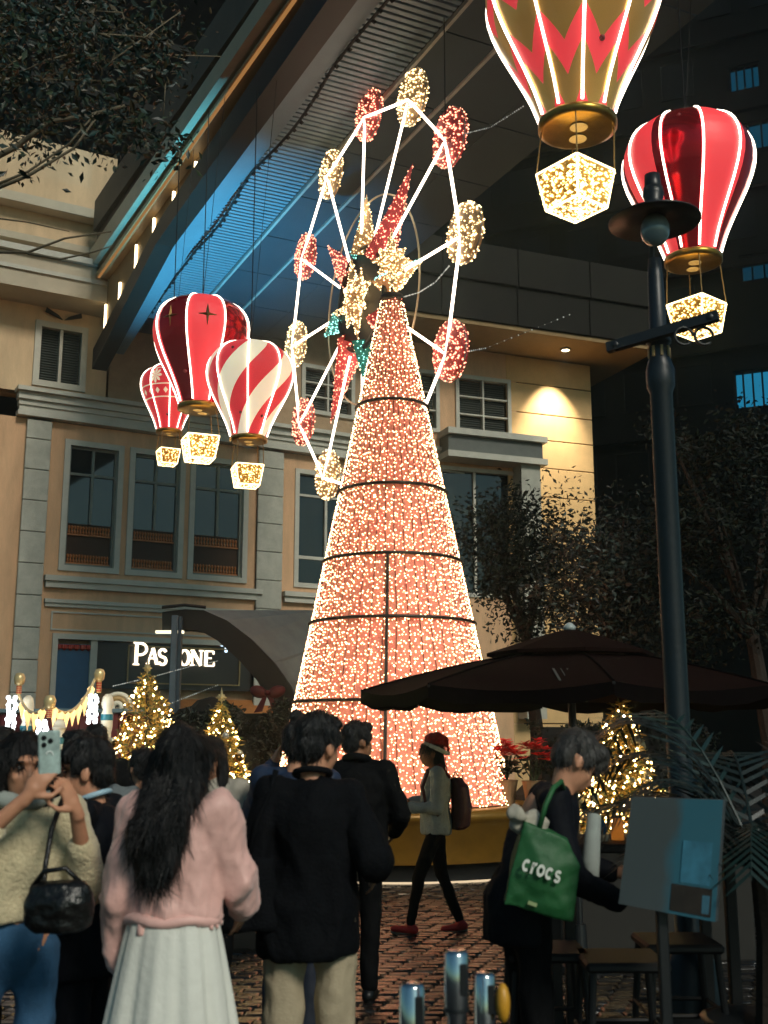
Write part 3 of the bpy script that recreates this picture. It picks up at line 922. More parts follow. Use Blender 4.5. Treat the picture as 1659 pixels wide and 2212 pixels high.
# what carries it: A-frame standing behind the cone, and hanging wires
for s in (-1, 1):
    MB().tube([Vector((0, .1, 0)) - wn * .25 , Vector((CT.x - WC.x + .35 * s, -1.2 + .9 * (s > 0), -WC.z + .02))], .05, 8).build('support_leg', iron, wh)
for q in (0, 2):
    p = verts12[q]; MB().tube([p, Vector((p.x, p.y, 11.7 - WC.z))], .008, 4).build('hanging_wire', dark, wh)

# ================================================================== balloons
def balloon_mat(name, kind):
    if name in MATS: return MATS[name]
    m = bpy.data.materials.new(name); m.use_nodes = True; t = m.node_tree; b = t.nodes['Principled BSDF']
    N = lambda k: t.nodes.new(k)
    uv = N('ShaderNodeUVMap'); sx = N('ShaderNodeSeparateXYZ'); t.links.new(uv.outputs[0], sx.inputs[0])
    U_, V_ = sx.outputs[0], sx.outputs[1]
    def mth(op, a, b_=None, c_=None):
        n_ = N('ShaderNodeMath'); n_.operation = op
        for i, q in enumerate((a, b_, c_)):
            if q is None: continue
            if isinstance(q, (int, float)): n_.inputs[i].default_value = q
            else: t.links.new(q, n_.inputs[i])
        return n_.outputs[0]
    red = (*lin('#dc3a40'), 1)
    if kind == 'swirl':
        f = mth('GREATER_THAN', mth('FRACT', mth('ADD', mth('MULTIPLY', U_, 5.0), mth('MULTIPLY', V_, -1.6))), .5)
        c2 = (*lin('#efe2c4'), 1); c1 = (*lin('#d2303a'), 1)
    elif kind == 'zigzag':
        tri = mth('ABSOLUTE', mth('SUBTRACT', mth('FRACT', mth('MULTIPLY', U_, 10.0)), .5))
        g_ = mth('FRACT', mth('SUBTRACT', mth('SUBTRACT', mth('MULTIPLY', V_, 3.0), mth('MULTIPLY', tri, .9)), .08))
        f = mth('GREATER_THAN', mth('ABSOLUTE', mth('SUBTRACT', g_, .5)), .21)
        c1 = (*lin('#dc3a40'), 1); c2 = (*lin('#c4944e'), 1)
    elif kind == 'nordic':
        b1_ = mth('COMPARE', V_, .60, .008); b2_ = mth('COMPARE', V_, .42, .008)
        b3_ = mth('COMPARE', V_, .86, .007)
        dx = mth('ABSOLUTE', mth('SUBTRACT', mth('FRACT', mth('MULTIPLY', U_, 20.0)), .5))
        dz = mth('MULTIPLY', mth('ABSOLUTE', mth('SUBTRACT', V_, .51)), 6.0)
        dia = mth('LESS_THAN', mth('ADD', dx, dz), .27)
        fx = mth('MULTIPLY', mth('SUBTRACT', mth('FRACT', mth('MULTIPLY', U_, 6.0)), .5), 1.9); fz = mth('MULTIPLY', mth('SUBTRACT', V_, .73), 3.6)
        ang = mth('ARCTAN2', fz, fx); rad = mth('SQRT', mth('ADD', mth('MULTIPLY', fx, fx), mth('MULTIPLY', fz, fz)))
        flk = mth('MULTIPLY', mth('LESS_THAN', rad, mth('ADD', .20, mth('MULTIPLY', mth('ABSOLUTE', mth('COSINE', mth('MULTIPLY', ang, 4.0))), .22))), mth('GREATER_THAN', mth('ABSOLUTE', mth('COSINE', mth('MULTIPLY', ang, 4.0))), .35))
        f = mth('MAXIMUM', mth('MAXIMUM', mth('MAXIMUM', b1_, b2_), b3_), mth('MAXIMUM', dia, flk))
        c2 = (*lin('#ecd9b8'), 1); c1 = (*lin('#d2303a'), 1)
    else:                                        # alternating matte and mirror-red panels
        f = mth('GREATER_THAN', mth('FRACT', mth('MULTIPLY', U_, 4.0)), .5)
        c1 = red; c2 = (*lin('#b01428'), 1)
    mx = N('ShaderNodeMix'); mx.data_type = 'RGBA'; mx.inputs['A'].default_value = c1; mx.inputs['B'].default_value = c2
    t.links.new(f, mx.inputs['Factor']); 
    ns = N('ShaderNodeTexNoise'); ns.inputs['Scale'].default_value = 3
    m2_ = N('ShaderNodeMix'); m2_.data_type = 'RGBA'; m2_.blend_type = 'MULTIPLY'; m2_.inputs['Factor'].default_value = .18
    t.links.new(mx.outputs['Result'], m2_.inputs['A']); t.links.new(ns.outputs['Color'], m2_.inputs['B'])
    t.links.new(m2_.outputs['Result'], b.inputs['Base Color'])
    b.inputs['Roughness'].default_value = .45
    t.links.new(m2_.outputs['Result'], b.inputs['Emission Color'])          # lit from inside
    if kind in ('panels', 'zigzag'): t.links.new(mth('SUBTRACT', .80, mth('MULTIPLY', f, .70 if kind == 'panels' else .58)), b.inputs['Emission Strength'])
    else: b.inputs['Emission Strength'].default_value = .62
    if kind in ('panels', 'zigzag'):
        t.links.new(mth('MULTIPLY', f, .92 if kind == 'panels' else .6), b.inputs['Metallic'])
        t.links.new(mth('SUBTRACT', .5, mth('MULTIPLY', f, .34 if kind == 'panels' else .22)), b.inputs['Roughness'])
    MATS[name] = m
    return m
BPROF = [(.40, 0), (.43, .10), (.50, .30), (.60, .52), (.72, .76), (.84, 1.0), (.93, 1.22), (.985, 1.42), (1.0, 1.58), (.985, 1.74), (.93, 1.90), (.83, 2.04), (.68, 2.16), (.48, 2.25), (.25, 2.30), (.02, 2.31)]
def prof_r(h):
    for (r0, z0), (r1, z1) in zip(BPROF, BPROF[1:]):
        if z0 <= h <= z1: return r0 + (r1 - r0) * (h - z0) / (z1 - z0)
    return .02
brass = M('brushed_brass', '#9a7a35', .3, metal=.9, var=.25, scale=8)
bulb_gold = EM('basket_bulb', (1.0, .68, .26), 5.0)
edge_gold = EM('basket_edge_light', (1.0, .80, .42), 4.0)
mesh_gold = M('basket_gold_mesh', '#c79a3e', .45, metal=.2, var=.3, scale=30, bump=.5, bscale=90)
tube_bal = EM('balloon_neon', '#ffeed8', 5.0)
rope_m = M('gold_rope', '#8a6f3c', .7)

def balloon(label, x_mid, y_collar, width, D, kind, yaw, bx, by, bw_, byaw, tubes=8, top_z=None, star=False, dots=()):
    """x_mid/y_collar: where the bottom of the envelope shows; width in picture units"""
    c = P(x_mid, y_collar, D); rad = width / F * (c - Vector((0, 0, CAMH))).length * .5 * .965
    t = thing('balloon', label, 'balloon', c, (0, 0, yaw), 'hanging hot-air balloon lights')
    n = 96; k = len(BPROF)
    fine = [(lambda h: (prof_r(h) * rad, h * rad))(2.31 * i / 44) for i in range(45)]
    mb = MB(); vs = []; fs = []; uvs = []
    for i, (r, z) in enumerate(fine):
        for j in range(n + 1):
            a = 2 * PI * j / n
            vs.append((r * math.cos(a), r * math.sin(a), z))
    for i in range(44):
        for j in range(n):
            q = (i * (n + 1) + j, i * (n + 1) + j + 1, (i + 1) * (n + 1) + j + 1, (i + 1) * (n + 1) + j); fs.append(q)
            uvs += [(j / n, i / 44), ((j + 1) / n, i / 44), ((j + 1) / n, (i + 1) / 44), (j / n, (i + 1) / 44)]
    mb.add(vs, fs); me = mb.mesh('envelope', balloon_mat('balloon_' + kind, kind), True)
    ul = me.uv_layers.new(name='UVMap')
    for l, q in zip(ul.data, uvs): l.uv = q
    env = link('envelope', me, t)
    for i in range(tubes):
        a = 2 * PI * i / tubes
        pts = [((prof_r(h) * rad + .015) * math.cos(a), (prof_r(h) * rad + .015) * math.sin(a), h * rad) for h in [.02 + 2.26 * q / 26 for q in range(27)]]
        MB().tube(pts, .0105 * rad / .7 + .002, 6).build('neon_tube', tube_bal, t, True)
    cb = -.10 * rad
    col_ = MB().lathe([(.30 * rad, .002), (.41 * rad, .0), (.44 * rad, -.02 * rad), (.44 * rad, cb), (.38 * rad, cb - .02 * rad), (.001, cb - .005 * rad)], 32).build('collar', brass, t, True)
    mb = MB(); mb.lathe([(.10 * rad, cb - .03 * rad), (.07 * rad, cb - .035 * rad)], 16, (.09 * rad, 0, 0)); mb.build('burner', M('pale_burner_disc', '#d8c79a', .4), t)
    MB().lathe([(.10 * rad, cb - .03 * rad), (.07 * rad, cb - .035 * rad)], 16, (-.16 * rad, .02, 0)).build('burner', M('pale_burner_disc'), t)
    for (da, dh, dr) in dots:
        a = da; h = dh
        MB().ell(((prof_r(h) * rad) * math.cos(a), (prof_r(h) * rad) * math.sin(a), h * rad), dr * rad, nu=10, nv=6).build('rivet', M('dark_red_rivet', '#6e0d12', .5), t)
    if star:
        for a in star:
            h = 1.62; er = Vector((math.cos(a), math.sin(a), 0)); et = Vector((-math.sin(a), math.cos(a), 0))
            s_ = MB(); star3d(s_, er * (rad * .985) + Z * h * rad, et, Z, er, [.20 * rad, .24 * rad, .20 * rad, .24 * rad], .06 * rad, .035)
            s_.build('star_emblem', M('dark_gold_emblem', '#6b5426', .4, metal=.7), t)
    # basket
    b_c = P(bx, by, D) - c; Rz = Matrix.Rotation(-yaw, 3, 'Z'); bc = Rz @ b_c
    wtop = bw_ / F * D * .5 * .76; wbot = wtop * .78; bh = wtop * 1.45
    bk = bpy.data.objects.new('basket', None); COL.objects.remove if False else None
    def cr(w, z): return [Rz @ (Matrix.Rotation(byaw, 3, 'Z') @ Vector((sx_ * w, sy_ * w, 0))) + bc + Z * z for sx_, sy_ in ((-1, -1), (1, -1), (1, 1), (-1, 1))]
    lo, hi = cr(wbot, -bh / 2), cr(wtop, bh / 2)
    bm_ = MB().add(lo + hi, [(0, 3, 2, 1), (0, 1, 5, 4), (1, 2, 6, 5), (2, 3, 7, 6), (3, 0, 4, 7)])
    bko = bm_.build('basket', mesh_gold, t)
    tag(sprinkle_mesh(bm_, 620 / max(.25, (wtop * 2) ** 2) * .30, .010 * rad / .7 + .002, rw).build('basket_bulbs', bulb_gold, bko), kind='stuff')
    for q in range(4):
        for a_, b_ in ((lo[q], lo[(q + 1) % 4]), (hi[q], hi[(q + 1) % 4]), (lo[q], hi[q])):
            MB().tube([a_, b_], .008 * rad / .7 + .0015, 6).build('edge_light', edge_gold, bko)
    for q in range(4):
        a = hi[q]; d = Vector((a.x - 0, a.y - 0, 0)).normalized() * .40 * rad
        pts = [a.lerp(Vector((d.x, d.y, cb)), s / 8) + Vector((.006 * math.sin(s * 2.2), 0, 0)) for s in range(9)]
        MB().tube(pts, .007, 5).build('rope', rope_m, t)
    zt__ = (top_z if top_z else 11.6) - c.z
    MB().tube([(0, 0, 2.29 * rad), (0, 0, zt__)], .008, 4).build('hanging_cable', dark, t)
    MB().tube([(0, 0, 2.29 * rad), (rad * .5, rad * .5, zt__)], .005, 4).build('stay_wire', dark, t)
    return t
balloon('largest balloon at the top right, red and gold zigzag with a lit basket', 1247, 262, 372, 9.6, 'zigzag', R(-90 - 2) - R(45) * 0, 1244, 412, 168, R(38), tubes=10, top_z=12, dots=((.32, .62, .035),))
balloon('red balloon behind the black street lamp, with bright white tubes', 1497, 556, 272, 11.6, 'panels', R(-92), 1506, 688, 124, R(40), tubes=10, top_z=13, dots=((-.35, 1.92, .03),))
balloon('big red balloon with a dark star emblem at the left', 430, 876, 214, 16.6, 'panels', R(-98), 432, 970, 92, R(22), tubes=8, star=(-.38, .42), dots=((-.35, 2.0, .03), (-.2, .55, .04)))
balloon('cream and red swirl-striped balloon in front of the facade', 537, 945, 190, 16.0, 'swirl', R(-86), 534, 1029, 80, R(18), tubes=8, dots=((-.4, 1.9, .035), (-.3, .45, .035), (.62, .4, .035)))
balloon('smallest balloon at the left with a nordic snowflake pattern', 365, 930, 128, 18.0, 'nordic', R(-80), 363, 988, 58, R(24), tubes=9, dots=((-.1, .42, .045),))

# ================================================================== street lamp
LP = P(1446, 1200, 6.0); LP.z = 0
lampm = M('blue_black_lamp_paint', '#0e1920', .42, var=.2, scale=8, bump=.06)
sl_ = thing('street_lamp', 'tall blue-black street lamp with a wide dish shade and clear bulb', 'street lamp', LP)
def zl_(y): return P(1430, y, 6.0).z
pz = [(.13, 0), (.14, .05), (.14, .5), (.10, .55), (.068, .62), (.064, 1.6), (.062, zl_(850)), (.078, zl_(835)), (.080, zl_(800)), (.058, zl_(775)), (.056, zl_(770)), (.056, zl_(745)), (.07, zl_(742)), (.07, zl_(735)), (.05, zl_(728)), (.044, zl_(600)), (.036, zl_(560))]
MB().lathe(pz, 16).build('post', lampm, sl_, True)
mb = MB()
for j in range(16):
    if j % 2 == 0:
        a = 2 * PI * j / 16
        MB().bar((.060 * math.cos(a), .060 * math.sin(a), zl_(774)), (.060 * math.cos(a), .060 * math.sin(a), zl_(752)), .014, .008, up=(math.cos(a), math.sin(a), 0)).build('gold_flute', M('tan_gold_paint', '#a98a58', .5), sl_)
zs_ = zl_(470); shr = .262
gx = .012
MB().lathe([(.028, .19), (.055, .185), (.062, .14), (.05, .10), (.075, .06), (.10, .035), (shr, -.02), (shr, -.03), (.09, .01), (.001, .012)], 32, (gx, 0, zs_)).build('shade', iron, sl_, True)
MB().lathe([(.02, .29), (.045, .285), (.05, .2), (.04, .18)], 12, (gx, 0, zs_ - .02)).build('cap', iron, sl_, True)
gl = MB().ell((gx, 0, zs_ - .075), (.085, .085, .10), nu=20, nv=14).build('globe', M('clear_lamp_glass', '#b7c6cc', .05, var=0, trans=.35, coat=1.0), sl_, True)
MB().ell((gx, 0, zs_ - .06), (.03, .03, .05), nu=12, nv=8).build('bulb', M('frosted_bulb', '#e8dcc8', .3, var=0), gl, True)
MB().tube([(gx + .05, 0, zs_ + .02), (gx + .02, .16, zs_ - .05), (.0, .12, zs_ - .45), (0, .02, zl_(600))], .018, 8).build('neck', iron, sl_, True)
bar_a = P(1312, 752, 6.05) - LP; bar_b = P(1552, 682, 5.75) - LP
MB().bar(bar_a, bar_b, .05, .055).build('crossbar', iron, sl_)
for f_ in (.08, .93):
    q = bar_a.lerp(bar_b, f_); MB().ell(q, .034, nu=10, nv=6).build('bar_end', iron, sl_, True)
mb = MB(); q = bar_a.lerp(bar_b, .78)
for s in (-1, 1):
    MB().tube([q + Vector((s * .055 + .05 * math.cos(t_), 0, -.075 + .05 * math.sin(t_))) for t_ in [2 * PI * i / 16 for i in range(15)]], .009, 6).build('scroll', iron, sl_, True)

# ================================================================== blue floodlight on the ground, aimed at the walkway; unseen, assumed from its blue light
fl = thing('floodlight', 'small black floodlight hidden on the ground, assumed from the blue light it throws upward', 'floodlight', (-4.5, 19.9, 0))
MB().bbox((-.12, -.08, .02), (.12, .08, .22), .01).build('housing', iron, fl)
MB().lathe([(.07, 0), (.09, .03), (.09, .05), (.001, .05)], 16, (0, 0, .19)).build('lens', EM('blue_flood_lens', '#49c6ff', 3), fl)
fd = bpy.data.lights.new('blue_spot', 'SPOT'); fo = bpy.data.objects.new('blue_spot', fd); COL.objects.link(fo); fo.parent = fl
fo.location = (0, 0, .3); fd.energy = 14000; fd.color = (.10, .58, .92); fd.spot_size = R(50); fd.spot_blend = 1.0; fd.shadow_soft_size = .06
tgt = K(16.3, 4.6, 9.35) * SCALE_ABOUT_CAM - Vector((-4.5, 19.9, .8))
fo.rotation_euler = tgt.to_track_quat('-Z', 'Y').to_euler()
# ================================================================== string wires, hedge, gold trees
leaf_d = [M('leaf_dark_%d' % i, c, .6, spec=.2, var=.3, scale=9) for i, c in enumerate(('#0a120a', '#101a0e', '#080e0a', '#151b10'))]
leaf_f = [M('frosted_leaf_%d' % i, c, .5, var=.3, scale=9) for i, c in enumerate(('#0e1813', '#18241e', '#34443e', '#0a110e'))]
bark = M('dark_bark', '#2a2119', .9, var=.3, scale=8, bump=.5)

def hedge(label, x0, x1, y0, y1, z1, n, mats, z0=0.0):
    t = thing('hedge', label, 'hedge', ((x0 + x1) / 2, (y0 + y1) / 2, 0))
    cx, cy = (x0 + x1) / 2, (y0 + y1) / 2; sp = []
    core = MB()
    for i in range(14):
        core.ell((random.uniform(x0, x1) - cx, random.uniform(y0 + .15, y1) - cy, random.uniform(z0 + .3, z1 - .35)), (.45, .3, .45), nu=8, nv=6)
    core.box((x0 - cx + .12, y0 - cy + .2, z0), (x1 - cx - .12, y1 - cy, z1 - .2))
    tag(core.build('core', M('hedge_core', '#070a08', .9), t), kind='stuff')
    for _ in range(n):
        x, z = random.uniform(x0, x1), random.uniform(z0 + .05, z1)
        top = z1 - .16 + .16 * noise.noise(Vector((x * 2.3, 3, 0))) * 2
        if random.random() < .3: z = top - abs(random.gauss(0, .07)); y = random.uniform(y0, y1)
        else:
            if z > top: continue
            y = y0 + .08 * noise.noise(Vector((x * 3, z * 3, 1))) * 2 + random.uniform(-.05, .14)
        sp.append((x - cx, y - cy, z))
    leaves(sp, .075, mats, 'foliage', t); return t
hedge('dark frosted hedge behind the gold trees, left of the cone', -4.1, -1.15, 16.9, 17.9, 2.16, 9000, leaf_f)
hedge('dark low hedge right of the cone behind the red flowers', 2.05, 4.6, 15.6, 16.5, 1.95, 4500, leaf_d)

gold_leaf = [M('gold_lit_needle_%d' % i, c, .5, var=.3, scale=12) for i, c in enumerate(('#8a7428', '#a88434', '#4a5628', '#c9a248'))]
tb = EM('tree_bulb', (1.0, .66, .22), 16.0)
tb2 = EM('tree_bulb_white', (1.0, .82, .5), 22.0)
baub = [M('gold_bauble', '#b08a3a', .18, metal=.9, var=.1), M('cream_bauble', '#cfc3a4', .25, metal=.3, var=.1), M('bronze_bauble', '#6a4a1e', .2, metal=.8, var=.1), M('pearl_bauble', '#b9b2a6', .2, metal=.5, var=.1)]
def gold_tree(label, x, ytop, ybase, halfw, D, topper=True, seed=1, lean=0):
    r_ = random.Random(seed)
    top, base = P(x, ytop, D), P(x + lean, ybase, D)
    h = top.z - base.z; rad = halfw / F * D
    t = thing('christmas_tree', label, 'christmas tree', base, group='small gold-lit christmas trees')
    MB().tube([(0, 0, -base.z if base.z < .9 else -.2), (0, 0, h * .3), (top.x - base.x, 0, h * .95)], [.05, .035, .01], 8).build('trunk', bark, t)
    sp, bu, bu2 = [], MB(), MB()
    def rr(z): return rad * (1 - z / h) ** .85 * (1 + .10 * math.sin(z / h * 26)) + .02
    for _ in range(int(4200 * (h / 1.6))):
        z = h * (1 - math.sqrt(r_.random())) if r_.random() < .75 else h * r_.random()
        a = r_.uniform(0, 2 * PI); q = rr(z) * r_.uniform(.35, 1.06)
        sp.append((q * math.cos(a) + (top.x - base.x) * z / h, q * math.sin(a), z))
    leaves(sp, .062, gold_leaf, 'foliage', t, ratio=.28)
    nb = int(720 * h / 1.6)
    for i in range(nb):
        z = h * (1 - math.sqrt(r_.random())) * .99; a = r_.uniform(0, 2 * PI); q = rr(z) * r_.uniform(.82, 1.08)
        c = (q * math.cos(a) + (top.x - base.x) * z / h, q * math.sin(a), z)
        (bu2 if r_.random() < .25 else bu).octa(c, r_.uniform(.007, .013))
    tag(bu.build('fairy_lights', tb, t), kind='stuff'); tag(bu2.build('bright_lights', tb2, t), kind='stuff')
    me = [MB().ell((0, 0, 0), 1.0, nu=12, nv=8).mesh('bauble', m_, True) for m_ in baub]
    for i in range(46):
        z = h * (1 - math.sqrt(r_.random())) * .95; a = r_.uniform(PI, 2 * PI) + r_.uniform(-.4, .4); q = rr(z) * 1.0
        o = link('bauble', me[i % 4], t, (q * math.cos(a) + (top.x - base.x) * z / h, q * math.sin(a), z)); s_ = r_.uniform(.022, .04); o.scale = (s_, s_, s_)
    if topper:
        s_ = MB(); star3d(s_, (top.x - base.x, 0, h + .05), X, Z, Y, [.05, .04, .09, .04, .05, .04, .07, .04], .03, .03)
        s_.build('topper', M('pale_gold_topper', '#d9c08a', .35, metal=.5), t)
    return t
gold_tree('gold-lit Christmas tree with baubles beside the candy poles', 318, 1455, 1800, 140, 10.6, seed=4, lean=0)
gold_tree('slim gold-lit Christmas tree right of the pink-jacket woman', 478, 1520, 1875, 104, 9.6, seed=8, lean=6)
gold_tree('gold-lit Christmas tree on the ledge behind the picture board', 1340, 1515, 1810, 106, 9.0, topper=False, seed=12, lean=2)
# low ledges the trees stand on
def ledge(label, x0, x1, y0, y1, h, mat):
    t = thing('low_wall', label, 'low wall', ((x0 + x1) / 2, (y0 + y1) / 2, 0)); a, b = (x1 - x0) / 2, (y1 - y0) / 2
    MB().bbox((-a, -b, 0), (a, b, h - .06), .01).build('base', mat, t); MB().bbox((-a - .04, -b - .04, h - .058), (a + .04, b + .04, h), .012).build('coping', M('pale_coping', '#c9bfa6', .6, var=.12), t); return t
q1 = P(480, 1875, 9.6)
ledge('low pale-topped wall under the slim gold tree', q1.x - .9, q1.x + .38, 9.15, 10.1, q1.z, M('dark_wall', '#1d1b16', .7))
q3 = P(1342, 1810, 9.0)
ledge('dark ledge under the gold tree on the right', q3.x - .6, q3.x + .9, 8.7, 9.5, q3.z, M('dark_wall'))
q2 = P(1175, 1742, 14.6)
ledge('pale ledge just right of the cone planter', 2.25, 3.4, 14.2, 15.1, q2.z, M('brown_wall', '#3a2a16', .7))

# poinsettias in hung pots
def poinsettia(label, x, y, w, D, seed):
    r_ = random.Random(seed); c = P(x, y, D); rad = w / F * D / 2
    t = thing('poinsettia', label, 'potted plant', (c.x, c.y, q2.z), group='red poinsettias')
    zc = c.z - q2.z
    MB().lathe([(.10, 0), (.15, .30), (.16, .32), (.13, .32)], 16).build('pot', M('paper_wrap', '#7d6648', .7, var=.2), t)
    mb = MB()
    for i in range(9): mb.tube([(0, 0, .28), (r_.uniform(-.8, .8) * rad, r_.uniform(-.5, .5) * rad, zc)], .008, 5)
    mb.build('stems', M('green_stem', '#26361a', .7), t)
    pm_ = [M('red_bract_%d' % i, c_, .5, var=.2) for i, c_ in enumerate(('#c40d16', '#a3080f', '#dd2a22'))]
    k = 0
    for i in range(26):
        a, q = r_.uniform(0, 2 * PI), rad * math.sqrt(r_.random())
        h0 = Vector((q * math.cos(a), q * math.sin(a) * .8, zc + .16 * (1 - (q / rad) ** 2) + r_.uniform(-.06, .05)))
        mb = MB(); n_ = 7
        for j in range(n_):
            b = 2 * PI * j / n_ + r_.random(); d = Vector((math.cos(b), math.sin(b), r_.uniform(-.1, .5))).normalized(); L = r_.uniform(.09, .15); u = d.cross(Z).normalized() * L * .28
            mb.add([h0, h0 + d * L * .5 + u, h0 + d * L, h0 + d * L * .5 - u + Z * .01], [(0, 1, 2), (0, 2, 3)])
        mb.build('bloom', pm_[i % 3], t)
    leaves([(rad * .8 * r_.uniform(-1, 1), rad * .5 * r_.uniform(-1, 1), zc - r_.uniform(.02, .22)) for _ in range(60)], .12, leaf_d, 'foliage', t)
    return t
poinsettia('red poinsettia in a paper-wrapped pot between the cone and the bent person', 1152, 1632, 84, 14.5, 3)
poinsettia('red poinsettia half hidden behind the right edge of the cone', 1092, 1632, 60, 14.75, 5)

# ================================================================== candy poles, bunting, red booth
cream_p = M('cream_gloss', '#d9d2bd', .35, var=.08); redp_m = M('red_gloss', '#b3161c', .35, var=.1)
cbulb = EM('pole_bulb', '#f4fbff', 6)
def candy_pole(label, x, ytop, yb0, yb1, D, seed):
    base = P(x, 1598, D); base.z = 0; h = P(x, ytop, D).z; z1, z0 = P(x, yb0, D).z, P(x, yb1, D).z
    t = thing('candy_pole', label, 'pole', base, group='lit candy poles')
    n = 9; zb = z1 + .04
    for i in range(n):
        za, zc = zb + (h - .12 - zb) * i / n, zb + (h - .12 - zb) * (i + 1) / n - .002
        MB().lathe([(.028, za), (.028, zc)], 12).build('stripe', redp_m if i % 2 else M('amber_wrap', '#c99a5a', .5), t, True)
    MB().lathe([(.03, h - .12), (.05, h - .10), (.058, h - .04), (.04, h), (.001, h + .01)], 12).build('finial', M('pale_gold_topper'), t, True)
    MB().lathe([(.09, 0), (.09, .3), (.05, .36), (.05, z0 - .1), (.06, z0 - .06), (.06, z0 + .08), (.045, z0 + .12), (.062, z0 + .17), (.062, z1 - .06), (.05, z1), (.02, z1 + .03)], 24, (.085, 0.05, 0)).build('turned_post', cream_p, t, True)
    for zz_ in (.5, z0 - .25, z0 + .02):
        MB().lathe([(.064, zz_), (.064, zz_ + .06)], 24, (.085, .05, 0), cap=False).build('band', redp_m if zz_ < z0 else M('teal_band', '#1b6a78', .4), t, True)
    mb = MB(); r_ = random.Random(seed)
    k = 11
    for i in range(k):
        for s in (-1, 1):
            mb.ell((-.02 + s * .03 + r_.uniform(-.01, .01), -.13, z0 + (z1 - z0) * i / (k - 1)), .024, nu=8, nv=6)
    tag(mb.build('bulb_column', cbulb, t), kind='stuff')
    return t
D1 = 11.6
candy_pole('candy pole at the far left edge with a white bulb column', 34, 1455, 1508, 1585, D1, 1)
candy_pole('shortest candy pole, in the middle of the bunting', 103, 1503, 1560, 1612, D1 - 1.2, 2)
candy_pole('candy pole nearest the big gold tree, holding the bunting end', 208, 1446, 1505, 1560, D1, 3)
def bunting(label, A, B, sag, n, seed):
    t = thing('bunting', label, 'bunting', A, group='icicle bunting'); d = B - A; r_ = random.Random(seed)
    f = lambda s: d * s + Vector((0, 0, -sag * 4 * s * (1 - s)))
    MB().tube([f(i / 20) for i in range(21)], .016, 6).build('rope', M('cream_garland', '#d8bd8a', .7), t)
    for i in range(n):
        s = (i + .7) / (n + .4); p = f(s); L = r_.uniform(.15, .20)
        mb = MB(); mb.lathe([(.003, -L), (.02, -L * .5), (.040, -.02), (.01, .01)], 7, p); mb.build('icicle', M('lit_icicle', '#e6c88e', .4, emit='#ffcf86', es=1.3), t, True)
    return t
def PP(x, y, D): return P(x, y, D)
bunting('cream icicle bunting sagging from the left pole', PP(40, 1500, D1), PP(103, 1520, D1 - 1.2), .13, 4, 1)
bunting('cream icicle bunting rising to the right pole', PP(108, 1520, D1 - 1.2), PP(206, 1465, D1), .19, 7, 2)
bo = P(110, 1598, 12.6); bo.z = 0
bt = thing('booth', 'dark red wooden booth behind the candy poles', 'booth', bo)
rm = M('dark_red_boards', '#571417', .6, var=.2, scale=4)
bz = P(110, 1541, 12.6).z
for i in range(12):
    MB().bbox((-.85 + i * .145, -.02, .05), (-.85 + (i + 1) * .145 - .008, .03, bz), .006).build('board', rm, bt)
MB().bbox((-.9, -.06, bz + .002), (.95, .5, bz + .05), .01).build('counter_top', M('teal_grey_top', '#5b6f74', .5), bt)
for s in (-.87, .9): MB().bbox((s - .03, -.04, 0), (s + .03, .46, bz), .01).build('post', rm, bt)
MB().bbox((-.84, .40, .05), (.87, .44, bz), .01).build('back_panel', rm, bt)
# round wooden reel on the counter
rl = P(254, 1528, 12.7)
rt = thing('reel_ornament', 'round white and wood ring ornament behind the big gold tree', 'ornament', (rl.x, rl.y, 0))
for r0, m_ in ((.15, cream_p), (.10, M('tan_gold_paint')), (.05, cream_p)):
    MB().tube([(r0 * math.cos(2 * PI * i / 24), -.02 * (r0 < .12), rl.z + r0 * math.sin(2 * PI * i / 24)) for i in range(24)], .028, 6, closed=True).build('ring', m_, rt, True)
MB().tube([(0, .03, 0), (0, .03, rl.z)], .025, 8).build('stand', cream_p, rt)

# ================================================================== arched shelter in front of the shop
ar = thing('arched_shelter', 'dark arched steel shelter with a grey-blue post before the shop sign', 'shelter', (0, 0, 0))
AD = 18.8
pb = P(374, 1598, AD)
postm = M('grey_blue_post', '#5b6f7c', .5, var=.15, scale=5)
MB().bbox((pb.x - .085, AD - .085, 0), (pb.x + .02, AD + .085, P(374, 1330, AD).z), .012).build('post', postm, ar)
MB().bbox((pb.x + .024, AD - .06, 0), (pb.x + .085, AD + .085, P(374, 1332, AD).z), .01).build('post', M('darker_blue_post', '#3e515e', .5), ar)
pts_o = [(350, 1322), (400, 1316), (440, 1318), (490, 1340), (540, 1378), (590, 1430), (625, 1480), (650, 1540)]
pts_i = [(350, 1362), (400, 1358), (432, 1362), (470, 1384), (515, 1425), (555, 1470), (585, 1520), (600, 1560)]
mb = MB(); vs = []; fs = []
for (a, b), (c, d) in zip(pts_o, pts_i):
    o1, i1 = P(a, b, AD + .1), P(c, d, AD + .1)
    vs += [o1, i1, i1 + Vector((0, .5, 0)), o1 + Vector((0, .5, 0))]
for i in range(len(pts_o) - 1):
    for k in range(4):
        fs.append((i * 4 + k, i * 4 + (k + 1) % 4, i * 4 + 4 + (k + 1) % 4, i * 4 + 4 + k))
fs += [(0, 3, 2, 1), tuple(len(vs) - 4 + k for k in range(4))]
mb.add(vs, fs).build('arch_beam', M('dark_arch_beam', '#191713', .6, var=.2), ar, False)
